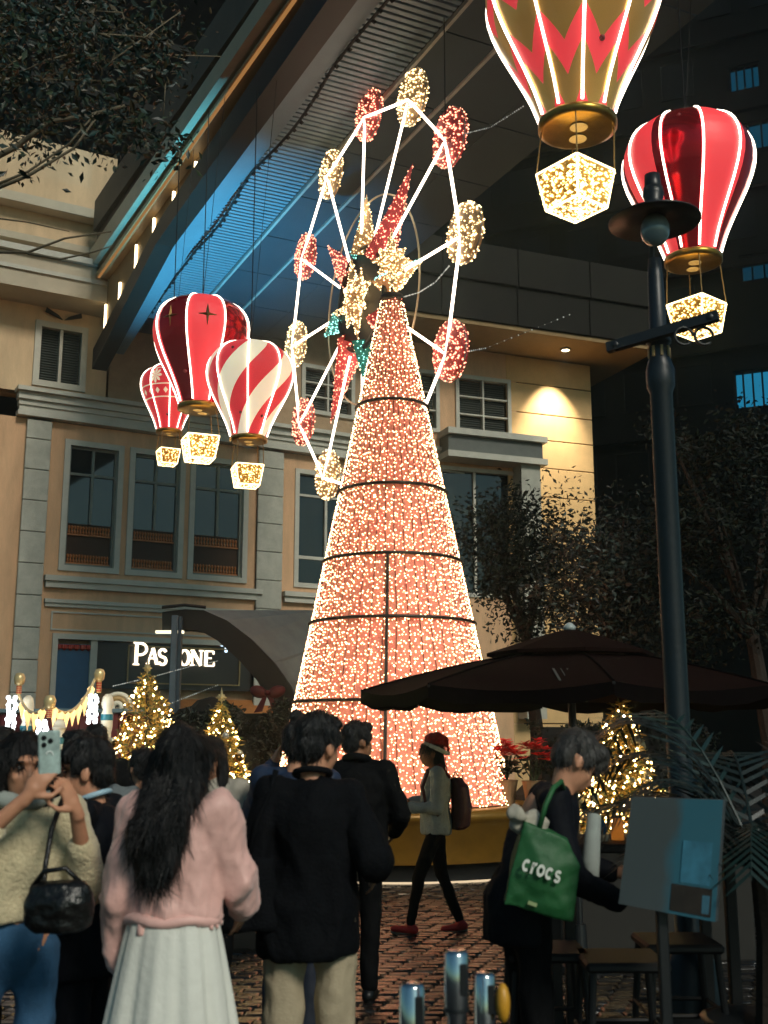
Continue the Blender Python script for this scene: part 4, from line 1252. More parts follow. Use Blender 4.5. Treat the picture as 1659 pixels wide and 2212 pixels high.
# pale sloping roof sheet above the arch
vs = []; fs = []
for (a, b) in pts_o[2:]:
    o1 = P(a, b, AD + .62); o2 = P(min(a + 170, 760), max(b - 60, 1318), AD + 3.2)
    vs += [o1, o2, o2 - Vector((0, 0, .05)), o1 - Vector((0, 0, .05))]
m_ = len(pts_o[2:])
for i in range(m_ - 1):
    for k in range(4): fs.append((i * 4 + k, i * 4 + (k + 1) % 4, i * 4 + 4 + (k + 1) % 4, i * 4 + 4 + k))
fs += [(0, 3, 2, 1), tuple(len(vs) - 4 + k for k in range(4))]
MB().add(vs, fs).build('roof_sheet', M('pale_roof_sheet', '#8d948f', .6, var=.15, scale=3), ar)
MB().tube([P(350, 1312, AD), P(400, 1307, AD), P(445, 1312, AD)], .03, 6).build('top_rail', iron, ar)
lz = P(365, 1362, AD)
MB().bbox((lz.x - .22, AD - .05, lz.z - .05), (lz.x + .25, AD + .05, lz.z), .008).build('shelter_lamp', EM('shelter_lamp_glow', '#fff0cc', 1.6), ar)
bwm = P(578, 1497, AD - .1)
bow = thing('ribbon_bow', 'dark red ribbon bow hanging on the arched shelter', 'bow', (bwm.x, bwm.y, bwm.z))
rbm = M('dark_red_ribbon', '#5e1414', .5, var=.2)
for s in (-1, 1):
    MB().ell((s * .15, 0, .02), (.15, .06, .10), Matrix.Rotation(s * -.35, 3, 'Y')).build('loop', rbm, bow, True)
    MB().hexa([Vector(p) for p in ((0, -.02, -.03), (s * .06, -.02, -.03), (s * .22, -.01, -.32), (s * .08, -.01, -.30), (0, .02, -.03), (s * .06, .02, -.03), (s * .22, .02, -.32), (s * .08, .02, -.30))]).build('tail', rbm, bow)
MB().ell((0, -.02, 0), .05).build('knot', rbm, bow, True)
# bead wires strung across
def beads(label, pts, n=70, r=.010):
    t = thing('string_light', label, 'string light', pts[0]); p0 = pts[0]
    MB().tube([p - p0 for p in pts], .004, 4).build('wire', dark, t); mb = MB()
    for i in range(n):
        s = i / (n - 1) * (len(pts) - 1); k = min(int(s), len(pts) - 2); mb.octa(pts[k].lerp(pts[k + 1], s - k) - p0, r * random.uniform(.6, 1.3))
    tag(mb.build('beads', M('pale_bead', '#c9cfcc', .3, emit='#dfeee8', es=.35), t), kind='stuff')
beads('string of beads running from the blue door up to the grey post', [P(195, 1580, 17), P(290, 1552, 17.5), P(380, 1515, 18), P(470, 1480, 18.4)])
beads('upper string of beads crossing below the sign letters', [P(245, 1482, 17), P(330, 1462, 17.5), P(410, 1440, 18.2), P(470, 1428, 18.6)])
beads('thin bead wire from the cone star to the gold disc on the right', [P(870, 642, 15.2), P(905, 632, 15.1), P(940, 610, 14.8), P(970, 575, 14.5)], 50, .012)
beads('thin bead wire across the dark eaves on the right', [P(995, 762, 15), P(1050, 752, 17), P(1230, 680, 19)], 26, .014)
beads('faint bead wire from the wheel up to the largest balloon', [P(1000, 290, 14), P(1060, 275, 13), P(1130, 230, 11)], 36, .010)

# ================================================================== big parasol
uc = P(1238, 1598, 8.5)
um_ = thing('parasol', 'large dark maroon double-tier parasol over the tables', 'parasol', (uc.x, uc.y, 0))
canv = M('maroon_canvas', '#140806', .9, spec=.05, var=.15, scale=5, bump=.1, bscale=120)
canv_e = M('maroon_valance', '#090505', .9, spec=.05, var=.15)
zr, za, rU = P(795, 1493, 8.5).z, P(1238, 1420, 8.5).z, 1.58
for i in range(8):
    a0, a1 = 2 * PI * i / 8, 2 * PI * (i + 1) / 8
    vs = []; fs = []; m_ = 8; nn = 6
    for k in range(m_ + 1):
        s = .30 + .70 * k / m_
        z = za - (za - zr) * (k / m_) ** 1.25
        for j in range(nn + 1):
            b = j / nn; p0 = Vector((math.cos(a0), math.sin(a0), 0)) * rU * s; p1 = Vector((math.cos(a1), math.sin(a1), 0)) * rU * s
            p = p0.lerp(p1, b); vs.append((p.x, p.y, z - .05 * math.sin(PI * b) * (k / m_)))
    for k in range(m_):
        for j in range(nn):
            q = k * (nn + 1) + j; fs.append((q, q + nn + 1, q + nn + 2, q + 1))
    pan = MB().add(vs, fs).build('canopy_panel', canv, um_, True)
    last = vs[-(nn + 1):]
    va = MB().add(last + [(p[0], p[1], p[2] - .09 - .015 * math.sin(j * 1.7)) for j, p in enumerate(last)], [(j, j + 1, nn + 2 + j, nn + 1 + j) for j in range(nn)])
    va.build('valance', canv_e, pan)
    MB().tube([Vector((math.cos(a0) * rU * (.30 + .70 * k / 8), math.sin(a0) * rU * (.30 + .70 * k / 8), za - (za - zr) * (k / 8) ** 1.25 + .004)) for k in range(9)], .008, 5).build('seam', canv_e, um_)
    MB().tube([(math.cos(a0) * rU, math.sin(a0) * rU, zr - .01), (math.cos(a0) * .12, math.sin(a0) * .12, za - .06)], .012, 5).build('rib', iron, um_)
zv = P(1238, 1360, 8.5).z
MB().lathe([(rU * .40, za + .005), (rU * .40, za + .03), (rU * .28, za + .09), (rU * .10, zv - .03), (.03, zv)], 8).build('vent_cap', canv, um_)
MB().lathe([(.045, zv - .005), (.05, zv + .02), (.02, zv + .05), (.001, zv + .055)], 12).build('finial', M('pale_finial', '#9aa3a0', .4), um_, True)
MB().tube([(0, 0, 0), (0, 0, zv)], .03, 10).build('pole', iron, um_)
MB().lathe([(.32, 0), (.32, .06), (.06, .09), (.05, .3)], 20).build('base', iron, um_)
# faded pale print on the front canopy panel
mb = MB()
for i, (x0, x1) in enumerate(((1198, 1211), (1216, 1226), (1229, 1243), (1248, 1258), (1263, 1278))):
    zc, zd = P(1240, 1430, 7.35).z, P(1240, 1447, 7.35).z
    for (u0, u1) in ((x0, x1),):
        a_, b_ = P(u0, 1432, 7.36) - Vector((uc.x, uc.y, 0)), P(u1, 1446, 7.22) - Vector((uc.x, uc.y, 0))
        mb.add([(a_.x, -1.02, 0), (b_.x, -1.02, 0), (b_.x, -1.30, 0), (a_.x, -1.30, 0)], [(0, 1, 2, 3)])
def zcan(y):
    s = abs(y) / (rU * math.cos(PI / 8)); k = (s - .30) / .70; return za - (za - zr) * k ** 1.25 - .05 * k + .012
mb.v = [(v[0], v[1], zcan(v[1])) for v in mb.v]
mb.build('faded_print', M('faded_print', '#3c3f3c', .8), um_)

# ================================================================== trees
def broad_tree(label, base, trunk_h, crown_c, crown_r, n, size, mats, seed, stems=None):
    r_ = random.Random(seed); t = thing('tree', label, 'tree', base)
    cc = Vector(crown_c) - Vector(base)
    MB().tube([(0, 0, 0), (.05, 0, trunk_h * .5), (cc.x * .3, cc.y * .3, trunk_h)], [.16, .12, .09], 10).build('trunk', bark, t)
    for i in range(9):
        d = Vector((r_.gauss(0, 1), r_.gauss(0, 1), r_.gauss(.3, .7))).normalized()
        e = cc + Vector((d.x * crown_r[0], d.y * crown_r[1], d.z * crown_r[2])) * .8
        s = Vector((cc.x * .3, cc.y * .3, trunk_h)); MB().tube([s, s.lerp(e, .5) + Vector((0, 0, .15)), e], [.06, .035, .012], 6).build('limb', bark, t)
    cl = []
    for i in range(60):
        d = Vector((r_.gauss(0, 1), r_.gauss(0, 1), r_.gauss(0, 1))).normalized() * r_.uniform(.35, 1.0)
        cl.append((cc + Vector((d.x * crown_r[0], d.y * crown_r[1], d.z * crown_r[2])), r_.uniform(.12, .34) * min(crown_r)))
    sp = []
    for _ in range(n):
        c, s = cl[r_.randrange(60)]; sp.append(c + Vector((r_.gauss(0, s), r_.gauss(0, s), r_.gauss(0, s * .8))))
    leaves(sp, size, mats, 'crown', t); return t
c1 = P(1110, 1225, 19.5)
broad_tree('dark leafy tree in front of the ochre building, right of the cone', (c1.x + .3, 19.6, 0), 3.2, c1, (1.15, 1.1, 1.6), 9000, .10, leaf_d, 21)
c2 = P(1330, 1250, 16.5)
broad_tree('dark tree with pale leaf tips behind the parasol, left of the lamp post', (c2.x, 16.6, 0), 2.8, c2, (1.05, 1.0, 1.25), 8000, .095, leaf_f, 22)
c3 = P(1570, 1130, 15.5)
broad_tree('darkest tree at the right edge behind the lamp post', (c3.x + .4, 15.6, 0), 3.0, c3, (1.5, 1.2, 2.2), 9000, .10, leaf_d, 23)

# overhanging tree at the top left, near
t = thing('tree', 'leafy tree overhanging the top left corner with bare pale branches', 'tree', (-4.6, 6.4, 0))
tb0 = Vector((-4.6, 6.4, 0))
pale_bark = M('pale_branch_bark', '#6d6350', .85, var=.25, scale=10, bump=.3)
MB().tube([(0, 0, 0), (.1, 0, 2.5), (.3, .1, 5.2), (.7, .2, 6.6)], [.2, .17, .12, .07], 10).build('trunk', bark, t)
def br_(pts, D, r0, r1):
    q = [P(x, y, D) - tb0 for x, y in pts]; k = len(q)
    MB().tube(q, [r0 + (r1 - r0) * i / (k - 1) for i in range(k)], 6).build('branch', pale_bark, t, True)
br_([(-60, 365), (30, 320), (110, 262), (190, 250), (270, 228)], 6.8, .022, .010)
br_([(-40, 420), (60, 380), (160, 320), (215, 245)], 6.6, .014, .006)
br_([(-40, 412), (60, 371), (150, 310), (210, 240)], 6.6, .010, .005)
br_([(-40, 545), (60, 545), (140, 515), (240, 500)], 7.2, .012, .005)
br_([(60, 548), (130, 560), (200, 545), (245, 530)], 7.2, .009, .004)
br_([(-20, 470), (60, 480), (150, 500)], 7.2, .006, .003)
for i in range(16):
    x, y = random.uniform(0, 420), random.uniform(-40, 300)
    br_([(x, y), (x + random.uniform(-80, 80), y + random.uniform(-60, 60)), (x + random.uniform(-140, 140), y + random.uniform(-100, 60))], random.uniform(6.2, 7.5), .008, .003)
sp = []
cl = [(random.uniform(-60, 400), random.uniform(-90, 330)) for _ in range(90)]
cl = [(x, y) for x, y in cl if y < 330 - max(0, x - 150) * .55 + 60 and y < 620 - 1.2 * x]
for _ in range(5200):
    x, y = random.choice(cl); sp.append(P(x + random.gauss(0, 42), y + random.gauss(0, 36), random.uniform(6.0, 9.0)) - tb0)
for _ in range(260):
    s = random.random(); sp.append(P(250 + 140 * s + random.gauss(0, 22), 250 + 80 * s + random.gauss(0, 26), random.uniform(6.2, 7)) - tb0)
leaves(sp, .065, [M('overhead_leaf_%d' % i, c, .5, var=.3) for i, c in enumerate(('#14261a', '#24331c', '#0f1f18', '#3d3419', '#14302a'))], 'crown', t)
# dark far wall behind that tree, raised high to hide the sky
nb_ = thing('building', 'dark far building wall behind the overhanging branches, raised to hide the sky', 'building', (-16, 37, 0), (0, 0, A1))
wall_open('wall', -14, 12, 0, 60, [], M('dark_far_wall', '#0a0908', .9, spec=.03), nb_)
for z in range(17, 30, 3): MB().box((-14, -.2, z), (12, -.005, z + .3)).build('ledge', M('dark_far_ledge', '#191815', .9), nb_)

# palm at the right front
pc = P(1640, 1880, 5.0)
pm_ = [M('palm_leaf_%d' % i, c, .45, var=.25) for i, c in enumerate(('#0b1c1a', '#0f2723', '#081514'))]
pt = thing('palm', 'dark potted palm with long arching fronds at the right edge', 'palm', (pc.x, pc.y, 0))
MB().lathe([(.2, 0), (.26, .45), (.28, .47), (.24, .47), (.001, .42)], 20).build('pot', iron, pt, True)
MB().tube([(0, 0, .4), (.02, 0, .8), (0, 0, pc.z)], [.06, .05, .04], 8).build('trunk', bark, pt)
rp = random.Random(9)
for i in range(23):
    a = 2 * PI * i / 23 + rp.uniform(-.2, .2); L = rp.uniform(.75, 1.25); up_ = rp.uniform(.5, 2.1)
    if math.sin(a) < -.2: up_ = min(up_, .8); L *= .75
    mb = MB(); spn = []
    for k in range(13):
        s = k / 12; spn.append(Vector((math.cos(a) * L * s * .95, math.sin(a) * L * s * .95, pc.z + up_ * L * (s - .95 * s * s) * 1.3)))
    mb.tube(spn, [.008 * (1 - .8 * k / 12) for k in range(13)], 5)
    for k in range(1, 13):
        d = (spn[k] - spn[k - 1]).normalized(); sd_ = d.cross(Z).normalized()
        for rep in (0, .5):
            b0 = spn[k - 1].lerp(spn[k], rep)
            for s in (-1, 1):
                ln = .34 * math.sin(PI * (.12 + .8 * (k / 13))) * rp.uniform(.8, 1.1); e = b0 + (sd_ * s * .8 + d * .7 + Vector((0, 0, -.22))).normalized() * ln
                w_ = d * .011; mb.add([b0 - w_, b0 + w_, b0.lerp(e, .5) + w_, e, b0.lerp(e, .5) - w_], [(0, 1, 2, 3, 4)])
    mb.build('frond', pm_[i % 3], pt)

# ================================================================== tables, stools, picture board, bollards
wood = M('black_table_wood', '#070606', .6, var=.2)
def high_table(label, x, y, top, w):
    t = thing('high_table', label, 'table', (x, y, 0)); MB().bbox((-w, -.28, top - .04), (w, .28, top), .008).build('table_top', wood, t)
    for sx_ in (-1, 1):
        for sy_ in (-1, 1): MB().bbox((sx_ * (w - .05) - .025, sy_ * .22 - .025, 0), (sx_ * (w - .05) + .025, sy_ * .22 + .025, top - .042), .005).build('leg', wood, t)
    for sy_ in (-1, 1): MB().bbox((-w + .08, sy_ * .22 - .015, .25), (w - .08, sy_ * .22 + .015, .29), .004).build('stretcher', wood, t)
tp = P(1330, 1812, 5.6)
high_table('dark high table in front of the bent person', tp.x + .1, 5.6, tp.z, .42)
def stool(label, x, y, h):
    t = thing('bar_stool', label, 'stool', (x, y, 0), group='dark bar stools'); MB().bbox((-.17, -.17, h - .04), (.17, .17, h), .012).build('seat', wood, t)
    for sx_ in (-1, 1):
        for sy_ in (-1, 1): MB().tube([(sx_ * .19, sy_ * .19, 0), (sx_ * .14, sy_ * .14, h - .04)], .016, 8).build('leg', wood, t)
    for z, r_ in ((.22, .178), (.45, .165)):
        for q in range(4):
            cs = [(-1, -1), (1, -1), (1, 1), (-1, 1)]; a, b = cs[q], cs[(q + 1) % 4]
            MB().tube([(a[0] * r_, a[1] * r_, z), (b[0] * r_, b[1] * r_, z)], .010, 6).build('rung', wood, t)
for lb, x, D in (('bar stool under the green bag', 1165, 5.1), ('bar stool below the left edge of the picture board', 1322, 4.9), ('bar stool behind the picture board', 1440, 5.3)):
    q = P(x, 1598, D); stool('dark ' + lb, q.x, D, .74)
# things on the table
cp = P(1288, 1775, 5.55)
cu = thing('table_ornament', 'small round blue and cream object on the high table', 'ornament', (cp.x, 5.5, tp.z)); MB().ell((0, 0, .06), (.042, .042, .045)).build('crown', M('blue_felt', '#2c6d96', .9), cu, True); MB().lathe([(.045, 0), (.048, .03)], 16).build('brim', M('cream_felt', '#d2c7ae', .9), cu, True)
jr = thing('amber_jar', 'amber glass jar on the high table', 'jar', (cp.x + .10, 5.55, tp.z)); MB().lathe([(.03, 0), (.032, .07), (.022, .085), (.022, .10)], 16).build('body', M('amber_glass', '#b3601c', .15, emit='#ff9a3c', es=.25), jr, True); MB().lathe([(.025, .101), (.025, .115)], 12).build('lid', iron, jr)  # faint light put into the jar glass as its own glow
# picture board: blue light reflected on it is painted into the colours
bc_ = [P(1365, 1722, 4.2), P(1562, 1728, 4.35), P(1545, 1992, 4.35), P(1336, 1952, 4.2)]
bd_ = thing('picture_board', 'tilted grey picture board with blue reflection painted in, on a dark stand', 'sign board', ((bc_[2].x + bc_[3].x) / 2, 4.3, 0))
off = Vector(bd_.location)
back_ = Vector((.02, .03, 0))
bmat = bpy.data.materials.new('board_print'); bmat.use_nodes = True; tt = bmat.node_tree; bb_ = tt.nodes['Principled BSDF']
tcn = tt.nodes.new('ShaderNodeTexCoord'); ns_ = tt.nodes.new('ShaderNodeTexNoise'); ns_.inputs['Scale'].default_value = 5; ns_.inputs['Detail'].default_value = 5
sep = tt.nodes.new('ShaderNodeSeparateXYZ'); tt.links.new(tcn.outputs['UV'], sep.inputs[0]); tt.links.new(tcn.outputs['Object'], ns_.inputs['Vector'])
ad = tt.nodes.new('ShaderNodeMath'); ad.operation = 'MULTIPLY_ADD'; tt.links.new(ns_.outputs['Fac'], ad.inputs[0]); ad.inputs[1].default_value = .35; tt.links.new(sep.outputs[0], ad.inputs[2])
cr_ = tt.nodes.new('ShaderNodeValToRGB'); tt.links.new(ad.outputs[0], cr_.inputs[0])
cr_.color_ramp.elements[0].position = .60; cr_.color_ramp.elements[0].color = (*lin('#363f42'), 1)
cr_.color_ramp.elements[1].position = .72; cr_.color_ramp.elements[1].color = (*lin('#24505f'), 1)  # blue end: reflected light put into the colour
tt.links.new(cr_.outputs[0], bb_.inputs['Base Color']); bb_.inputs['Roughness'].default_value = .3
def lerp4(u, v): return (bc_[0].lerp(bc_[1], u)).lerp(bc_[3].lerp(bc_[2], u), v) - off
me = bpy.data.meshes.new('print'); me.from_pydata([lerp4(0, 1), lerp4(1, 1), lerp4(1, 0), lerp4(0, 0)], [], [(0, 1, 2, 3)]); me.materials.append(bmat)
uvl = me.uv_layers.new(name='UVMap')
for l, q in zip(uvl.data, ((0, 0), (1, 0), (1, 1), (0, 1))): l.uv = q
MB().hexa([q - off + back_ * .15 for q in (bc_[3], bc_[2], bc_[1], bc_[0])] + [q - off + back_ for q in (bc_[3], bc_[2], bc_[1], bc_[0])]).build('panel', M('board_edge', '#3c4346', .6), bd_)
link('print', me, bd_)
for u0, u1, v0, v1, c_ in ((.60, .92, .36, .72, '#2c5f74'), (.52, .95, .74, .97, '#1f1b18'), (.85, .93, .80, .95, '#2f5566')):  # blue fields are painted reflection, the dark one is print
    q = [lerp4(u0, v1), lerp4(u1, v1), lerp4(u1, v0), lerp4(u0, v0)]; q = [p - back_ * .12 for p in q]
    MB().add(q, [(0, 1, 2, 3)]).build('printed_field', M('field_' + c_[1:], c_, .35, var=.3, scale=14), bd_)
MB().bbox((-.02, .05, 0), (.02, .09, 1.35), .006).build('stand', iron, bd_); MB().bbox((-.2, -.1, 0), (.2, .24, .03), .008).build('foot', iron, bd_)
# chrome posts in the foreground
chrome = M('chrome', '#c8d0d4', .12, metal=1.0, var=.08, scale=20)
def chrome_post(label, x, ytop, w, D, cap_):
    q = P(x, ytop, D); r_ = w / F * D / 2; t = thing('barrier_post', label, 'post', (q.x, D, 0), group='chrome barrier posts'); h = q.z
    MB().lathe([(.16, 0), (.16, .012), (r_, .03), (r_ * .78 if cap_ else r_, .06), (r_ * .78 if cap_ else r_, h - .17), (r_, h - .15), (r_, h - .01), (r_ * .8, h), (.001, h)] , 24).build('tube', chrome, t, True)
    MB().lathe([(r_ * 1.03, h - .155), (r_ * 1.06, h - .15), (r_ * 1.03, h - .145)], 24, cap=False).build('ring', iron, t, True)
    MB().bbox((r_ * .2, -r_ * 1.1, h - .11), (r_ * .8, -r_ * .6, h - .03), .003).build('belt_slot', iron, t)
    return t
chrome_post('shortest chrome barrier post, left of the three in front', 890, 2122, 52, 3.3, False)
chrome_post('tallest chrome barrier post in the foreground middle', 985, 2052, 50, 3.2, True)
yp = chrome_post('chrome barrier post with a yellow tag, right of the three', 1046, 2100, 44, 3.5, False)
zz_ = P(1064, 2170, 3.45).z
MB().ell((.05, -.03, zz_), (.022, .03, .055), nu=12, nv=8).build('yellow_tag', M('yellow_plastic', '#c9922c', .4), yp, True)
# ================================================================== people
skin = M('skin', '#c08a6c', .5, var=.08, scale=20, sss=.12, spec=.35)
skin2 = M('skin_tan', '#8f6348', .5, var=.08, scale=20, sss=.10, spec=.35)
hair_m = M('black_hair', '#090808', .42, var=.3, scale=30, bump=.5, bscale=60, stretch=(5, 5, .5), spec=.4)
hairg_m = M('greying_hair', '#34322f', .5, var=.4, scale=50, bump=.4, bscale=70, stretch=(4, 4, .6))
eye_m = M('dark_eye', '#120c0a', .2, var=0)
V3 = lambda *a: Vector(a)

def head_prims(mb, R3, c, s=1.0):
    def E(p, r): mb.ell(c + R3 @ (Vector(p) * s), tuple(q * s for q in r), R3, 16, 12)
    E((0, -.012, .035), (.074, .095, .088)); E((0, .028, -.035), (.060, .066, .082)); E((0, .045, -.085), (.036, .040, .032))
    E((0, .082, .035), (.046, .018, .016)); E((0, .092, -.066), (.022, .012, .011)); E((0, .088, -.082), (.018, .012, .008))
    mb.cap(c + R3 @ (V3(0, .088, .012) * s), c + R3 @ (V3(0, .108, -.034) * s), .008 * s, .013 * s)
    for q in (-1, 1):
        E((q * .077, -.008, -.012), (.010, .021, .032)); E((q * .036, .066, -.028), (.022, .020, .020)); E((q * .008, .100, -.040), (.011, .010, .008))

def hand_prims(mb, wr, d, nrm, side, curl=.6, spread=.12, s=1.0):
    """palm, four unequal bent fingers and a thumb leaving the side of the palm; nrm = direction the palm faces"""
    d = d.normalized(); nrm = (nrm - d * nrm.dot(d)).normalized(); w = d.cross(nrm) * side
    Rm = Matrix((w, d, nrm)).transposed()
    mb.ell(wr + d * .048 * s, (.040 * s, .052 * s, .016 * s), Rm, 14, 10)
    mb.cap(wr - d * .02, wr + d * .03 * s, .026 * s, .028 * s)
    for i, (o, L) in enumerate(((-.029, .066), (-.010, .078), (.010, .074), (.028, .058))):
        b = wr + d * (.088 - .006 * abs(i - 1.3)) * s + w * o * s; q = (d + w * (o / .03) * spread).normalized()
        seg = (.46, .30, .24); a = curl * .5
        for k, f in enumerate(seg):
            q2 = (q * math.cos(a) + nrm * math.sin(a)).normalized(); e = b + q2 * L * f * s
            mb.cap(b, e, (.0092 - .0008 * k) * s, (.0086 - .0010 * k) * s, 8); b = e; a += curl * .75
    b = wr + d * .022 * s - w * .034 * s
    t1 = b + (d * .55 - w * .75 + nrm * .35).normalized() * .040 * s; t2 = t1 + (d * .85 - w * .25 + nrm * .45).normalized() * .030 * s; t3 = t2 + (d * .9 + nrm * .35).normalized() * .022 * s
    mb.cap(b, t1, .014 * s, .0115 * s, 8); mb.cap(t1, t2, .0112 * s, .010 * s, 8); mb.cap(t2, t3, .010 * s, .008 * s, 8)

BASE = dict(pel=(0, 0, .93), che=(0, 0, 1.24), nek=(0, -.01, 1.44), hed=(0, .02, 1.575), hrot=(0, 0, 0),
            lsh=(-.185, -.01, 1.39), rsh=(.185, -.01, 1.39), lel=(-.25, -.02, 1.11), rel=(.25, -.02, 1.11), lwr=(-.26, .07, .88), rwr=(.26, .07, .88),
            lhi=(-.09, 0, .90), rhi=(.09, 0, .90), lkn=(-.10, .02, .50), rkn=(.10, .02, .50), lan=(-.10, -.02, .09), ran=(.10, -.02, .09))

def person(label, x, D, rot, H=1.7, voxel=.012, skin_=None, hands=(), group=None, top=None, legs=None, hair=None, shoes=None, skirt=None, eyes=False, collar=None, **pose):
    """x: picture column; the figure stands on the ground D metres ahead"""
    sk = {k: Vector(v) if k != 'hrot' else v for k, v in {**BASE, **pose}.items() if k in BASE}
    q = P(x, 1598, D)
    t = thing('person', label, 'person', (q.x, D, 0), (0, 0, rot), group); t.scale = (H / 1.7,) * 3
    R3 = Euler(sk['hrot'], 'YXZ').to_matrix() if False else (Matrix.Rotation(sk['hrot'][2], 3, 'Z') @ Matrix.Rotation(sk['hrot'][0], 3, 'X') @ Matrix.Rotation(sk['hrot'][1], 3, 'Y'))
    S_ = skin_ or skin
    b = MB(); head_prims(b, R3, sk['hed'])
    b.cap(sk['nek'] + V3(0, 0, -.06), sk['hed'] + R3 @ V3(0, -.015, -.05), .058, .052)
    b.ell(sk['che'], (.150, .100, .19)); b.ell(sk['pel'], (.150, .105, .13)); b.cap(sk['pel'], sk['che'], .115, .12)
    b.cap(sk['lsh'], sk['rsh'], .052, .052)
    for s in 'lr':
        b.cap(sk[s + 'sh'], sk[s + 'el'], .048, .040); b.cap(sk[s + 'el'], sk[s + 'wr'], .040, .027)
        b.cap(sk[s + 'hi'], sk[s + 'kn'], .062, .044); b.cap(sk[s + 'kn'], sk[s + 'an'], .044, .034)
        b.cap(sk[s + 'an'] + V3(0, -.02, -.04), sk[s + 'an'] + V3(0, .12, -.06), .034, .026)
    hs = {h[0]: h for h in hands}
    for s, sd in (('l', -1), ('r', 1)):
        if s in hs:
            _, d, n_, cu = hs[s]; hand_prims(b, sk[s + 'wr'], Vector(d), Vector(n_), sd, cu)
        else:
            d = (sk[s + 'wr'] - sk[s + 'el']).normalized(); hand_prims(b, sk[s + 'wr'], d, Vector((-sd, .2, 0)), sd, .5)
    body = blob('body', b, S_, t, voxel, 3)
    if eyes:
        for q_ in (-1, 1):
            MB().ell(sk['hed'] + R3 @ V3(q_ * .032, .084, .008), (.014, .006, .006), R3, 10, 6).build('eye', eye_m, t, True)
            MB().ell(sk['hed'] + R3 @ V3(q_ * .034, .092, .032), (.020, .006, .004), R3, 10, 6).build('eyebrow', hair_m, t, True)
    if hair is not None:
        hb = MB(); hair_m_ = hair(hb, sk, R3); ho = blob('hair', hb, hair_m_ or hair_m, t, .009, 2, [(.024, (11, 11, 9)), (.012, (36, 36, 8)), (.006, (95, 95, 14))] if hair is long_hair else [(.006, (16, 16, 9)), (.006, (48, 48, 14)), (.004, (110, 110, 30))])
        ho['strand'] = .10 if hair is long_hair else (.07 if hair in (side_hair, bob_hair) else .03)
    if top is not None:
        tb_ = MB(); mt = top.get('mat'); pf = top.get('puff', 0.02); sl__ = top.get('sleeve', .03); hem = top.get('hem', .80)
        c, p = sk['che'], sk['pel']; w = top.get('w', .175) + pf; d_ = top.get('d', .115) + pf
        up3 = [(sk['nek'] + V3(0, 0, -.01), .075 + pf * .5, .07 + pf * .3), (c.lerp(sk['nek'], .72), .145 + pf, .085 + pf), (c.lerp(sk['nek'], .35), w, d_), (c, w, d_ + .005),
               (c.lerp(p, .5), w * .98, d_), (p + V3(0, 0, .06), w * top.get('hipf', 1.0), d_ * 1.02), ((p.x, p.y, hem + .04), w * top.get('hemf', 1.02), d_ * 1.05), ((p.x, p.y, hem), w * top.get('hemf', 1.02) * .96, d_ * 1.0)]
        tb_.loft([(tuple(a), rx, ry) for a, rx, ry in reversed(up3)], 24)
        for s in 'lr':
            sh, el, wr = sk[s + 'sh'], sk[s + 'el'], sk[s + 'wr']; we = el.lerp(wr, top.get('cuff', .93)); ps = top.get('arm', 1.0)
            tb_.cap(sh, el, .060 * ps + sl__, .050 * ps + sl__); tb_.cap(el, we, .050 * ps + sl__, .034 * ps + sl__ * top.get('cuffp', .75))
        tb_.cap(sk['lsh'], sk['rsh'], .060 + pf * .6, .060 + pf * .6)
        blob('jacket', tb_, mt, t, top.get('voxel', .013), 3, top.get('folds', [(.018, (6, 6, 4)), (.014, (9, 9, 5), 1), (.004, (30, 30, 20), 1)]))
    if collar is not None:
        cm, rr_, hh = collar; cb_ = MB(); n0 = sk['nek']
        cb_.tube([n0 + V3(rr_ * math.cos(a), rr_ * .9 * math.sin(a) + .005, .025 - .02 * math.sin(a)) for a in [2 * PI * i / 20 for i in range(20)]], hh, 8, closed=True)
        cb_.build('collar', cm, t, True)
    if legs is not None:
        lm, lp, end = legs; lb = MB(); p = sk['pel']
        lb.ell(p + V3(0, 0, .03), (.138 + lp, .100 + lp, .18))
        for s in 'lr':
            h_, kn, an = sk[s + 'hi'], sk[s + 'kn'], sk[s + 'an']; a2 = kn.lerp(an, end)
            lb.cap(h_, kn, .080 + lp, .060 + lp); lb.cap(kn, a2, .060 + lp, .042 + lp * 1.1)
        blob('trousers', lb, lm, t, .013, 3, [(.010, (7, 7, 5)), (.012, (10, 10, 5), 1), (.004, (30, 30, 12), 1)])
    if skirt is not None:
        skm, z0, r0, r1, ztop = skirt; n = 96; vs = []; fs = []; m_ = 22; p = sk['pel']
        for i in range(m_ + 1):
            s_ = i / m_; z = ztop + (z0 - ztop) * s_
            for j in range(n):
                a = 2 * PI * j / n; f = 1 + (.030 + .14 * s_) * (math.sin(11 * a + 1.3 * math.sin(2 * a)) * .6 + .3 * math.sin(23 * a) + .5 * noise.noise(V3(3 * math.cos(a), 3 * math.sin(a), s_ * 1.2)))
                r = (r0 + (r1 - r0) * s_ ** .85) * f; vs.append((p.x + r * math.cos(a), p.y + r * .78 * math.sin(a), z))
        for i in range(m_):
            for j in range(n): fs.append((i * n + j, i * n + (j + 1) % n, (i + 1) * n + (j + 1) % n, (i + 1) * n + j))
        fs.append(tuple(range(n)))
        MB().add(vs, fs).build('skirt', skm, t, True)
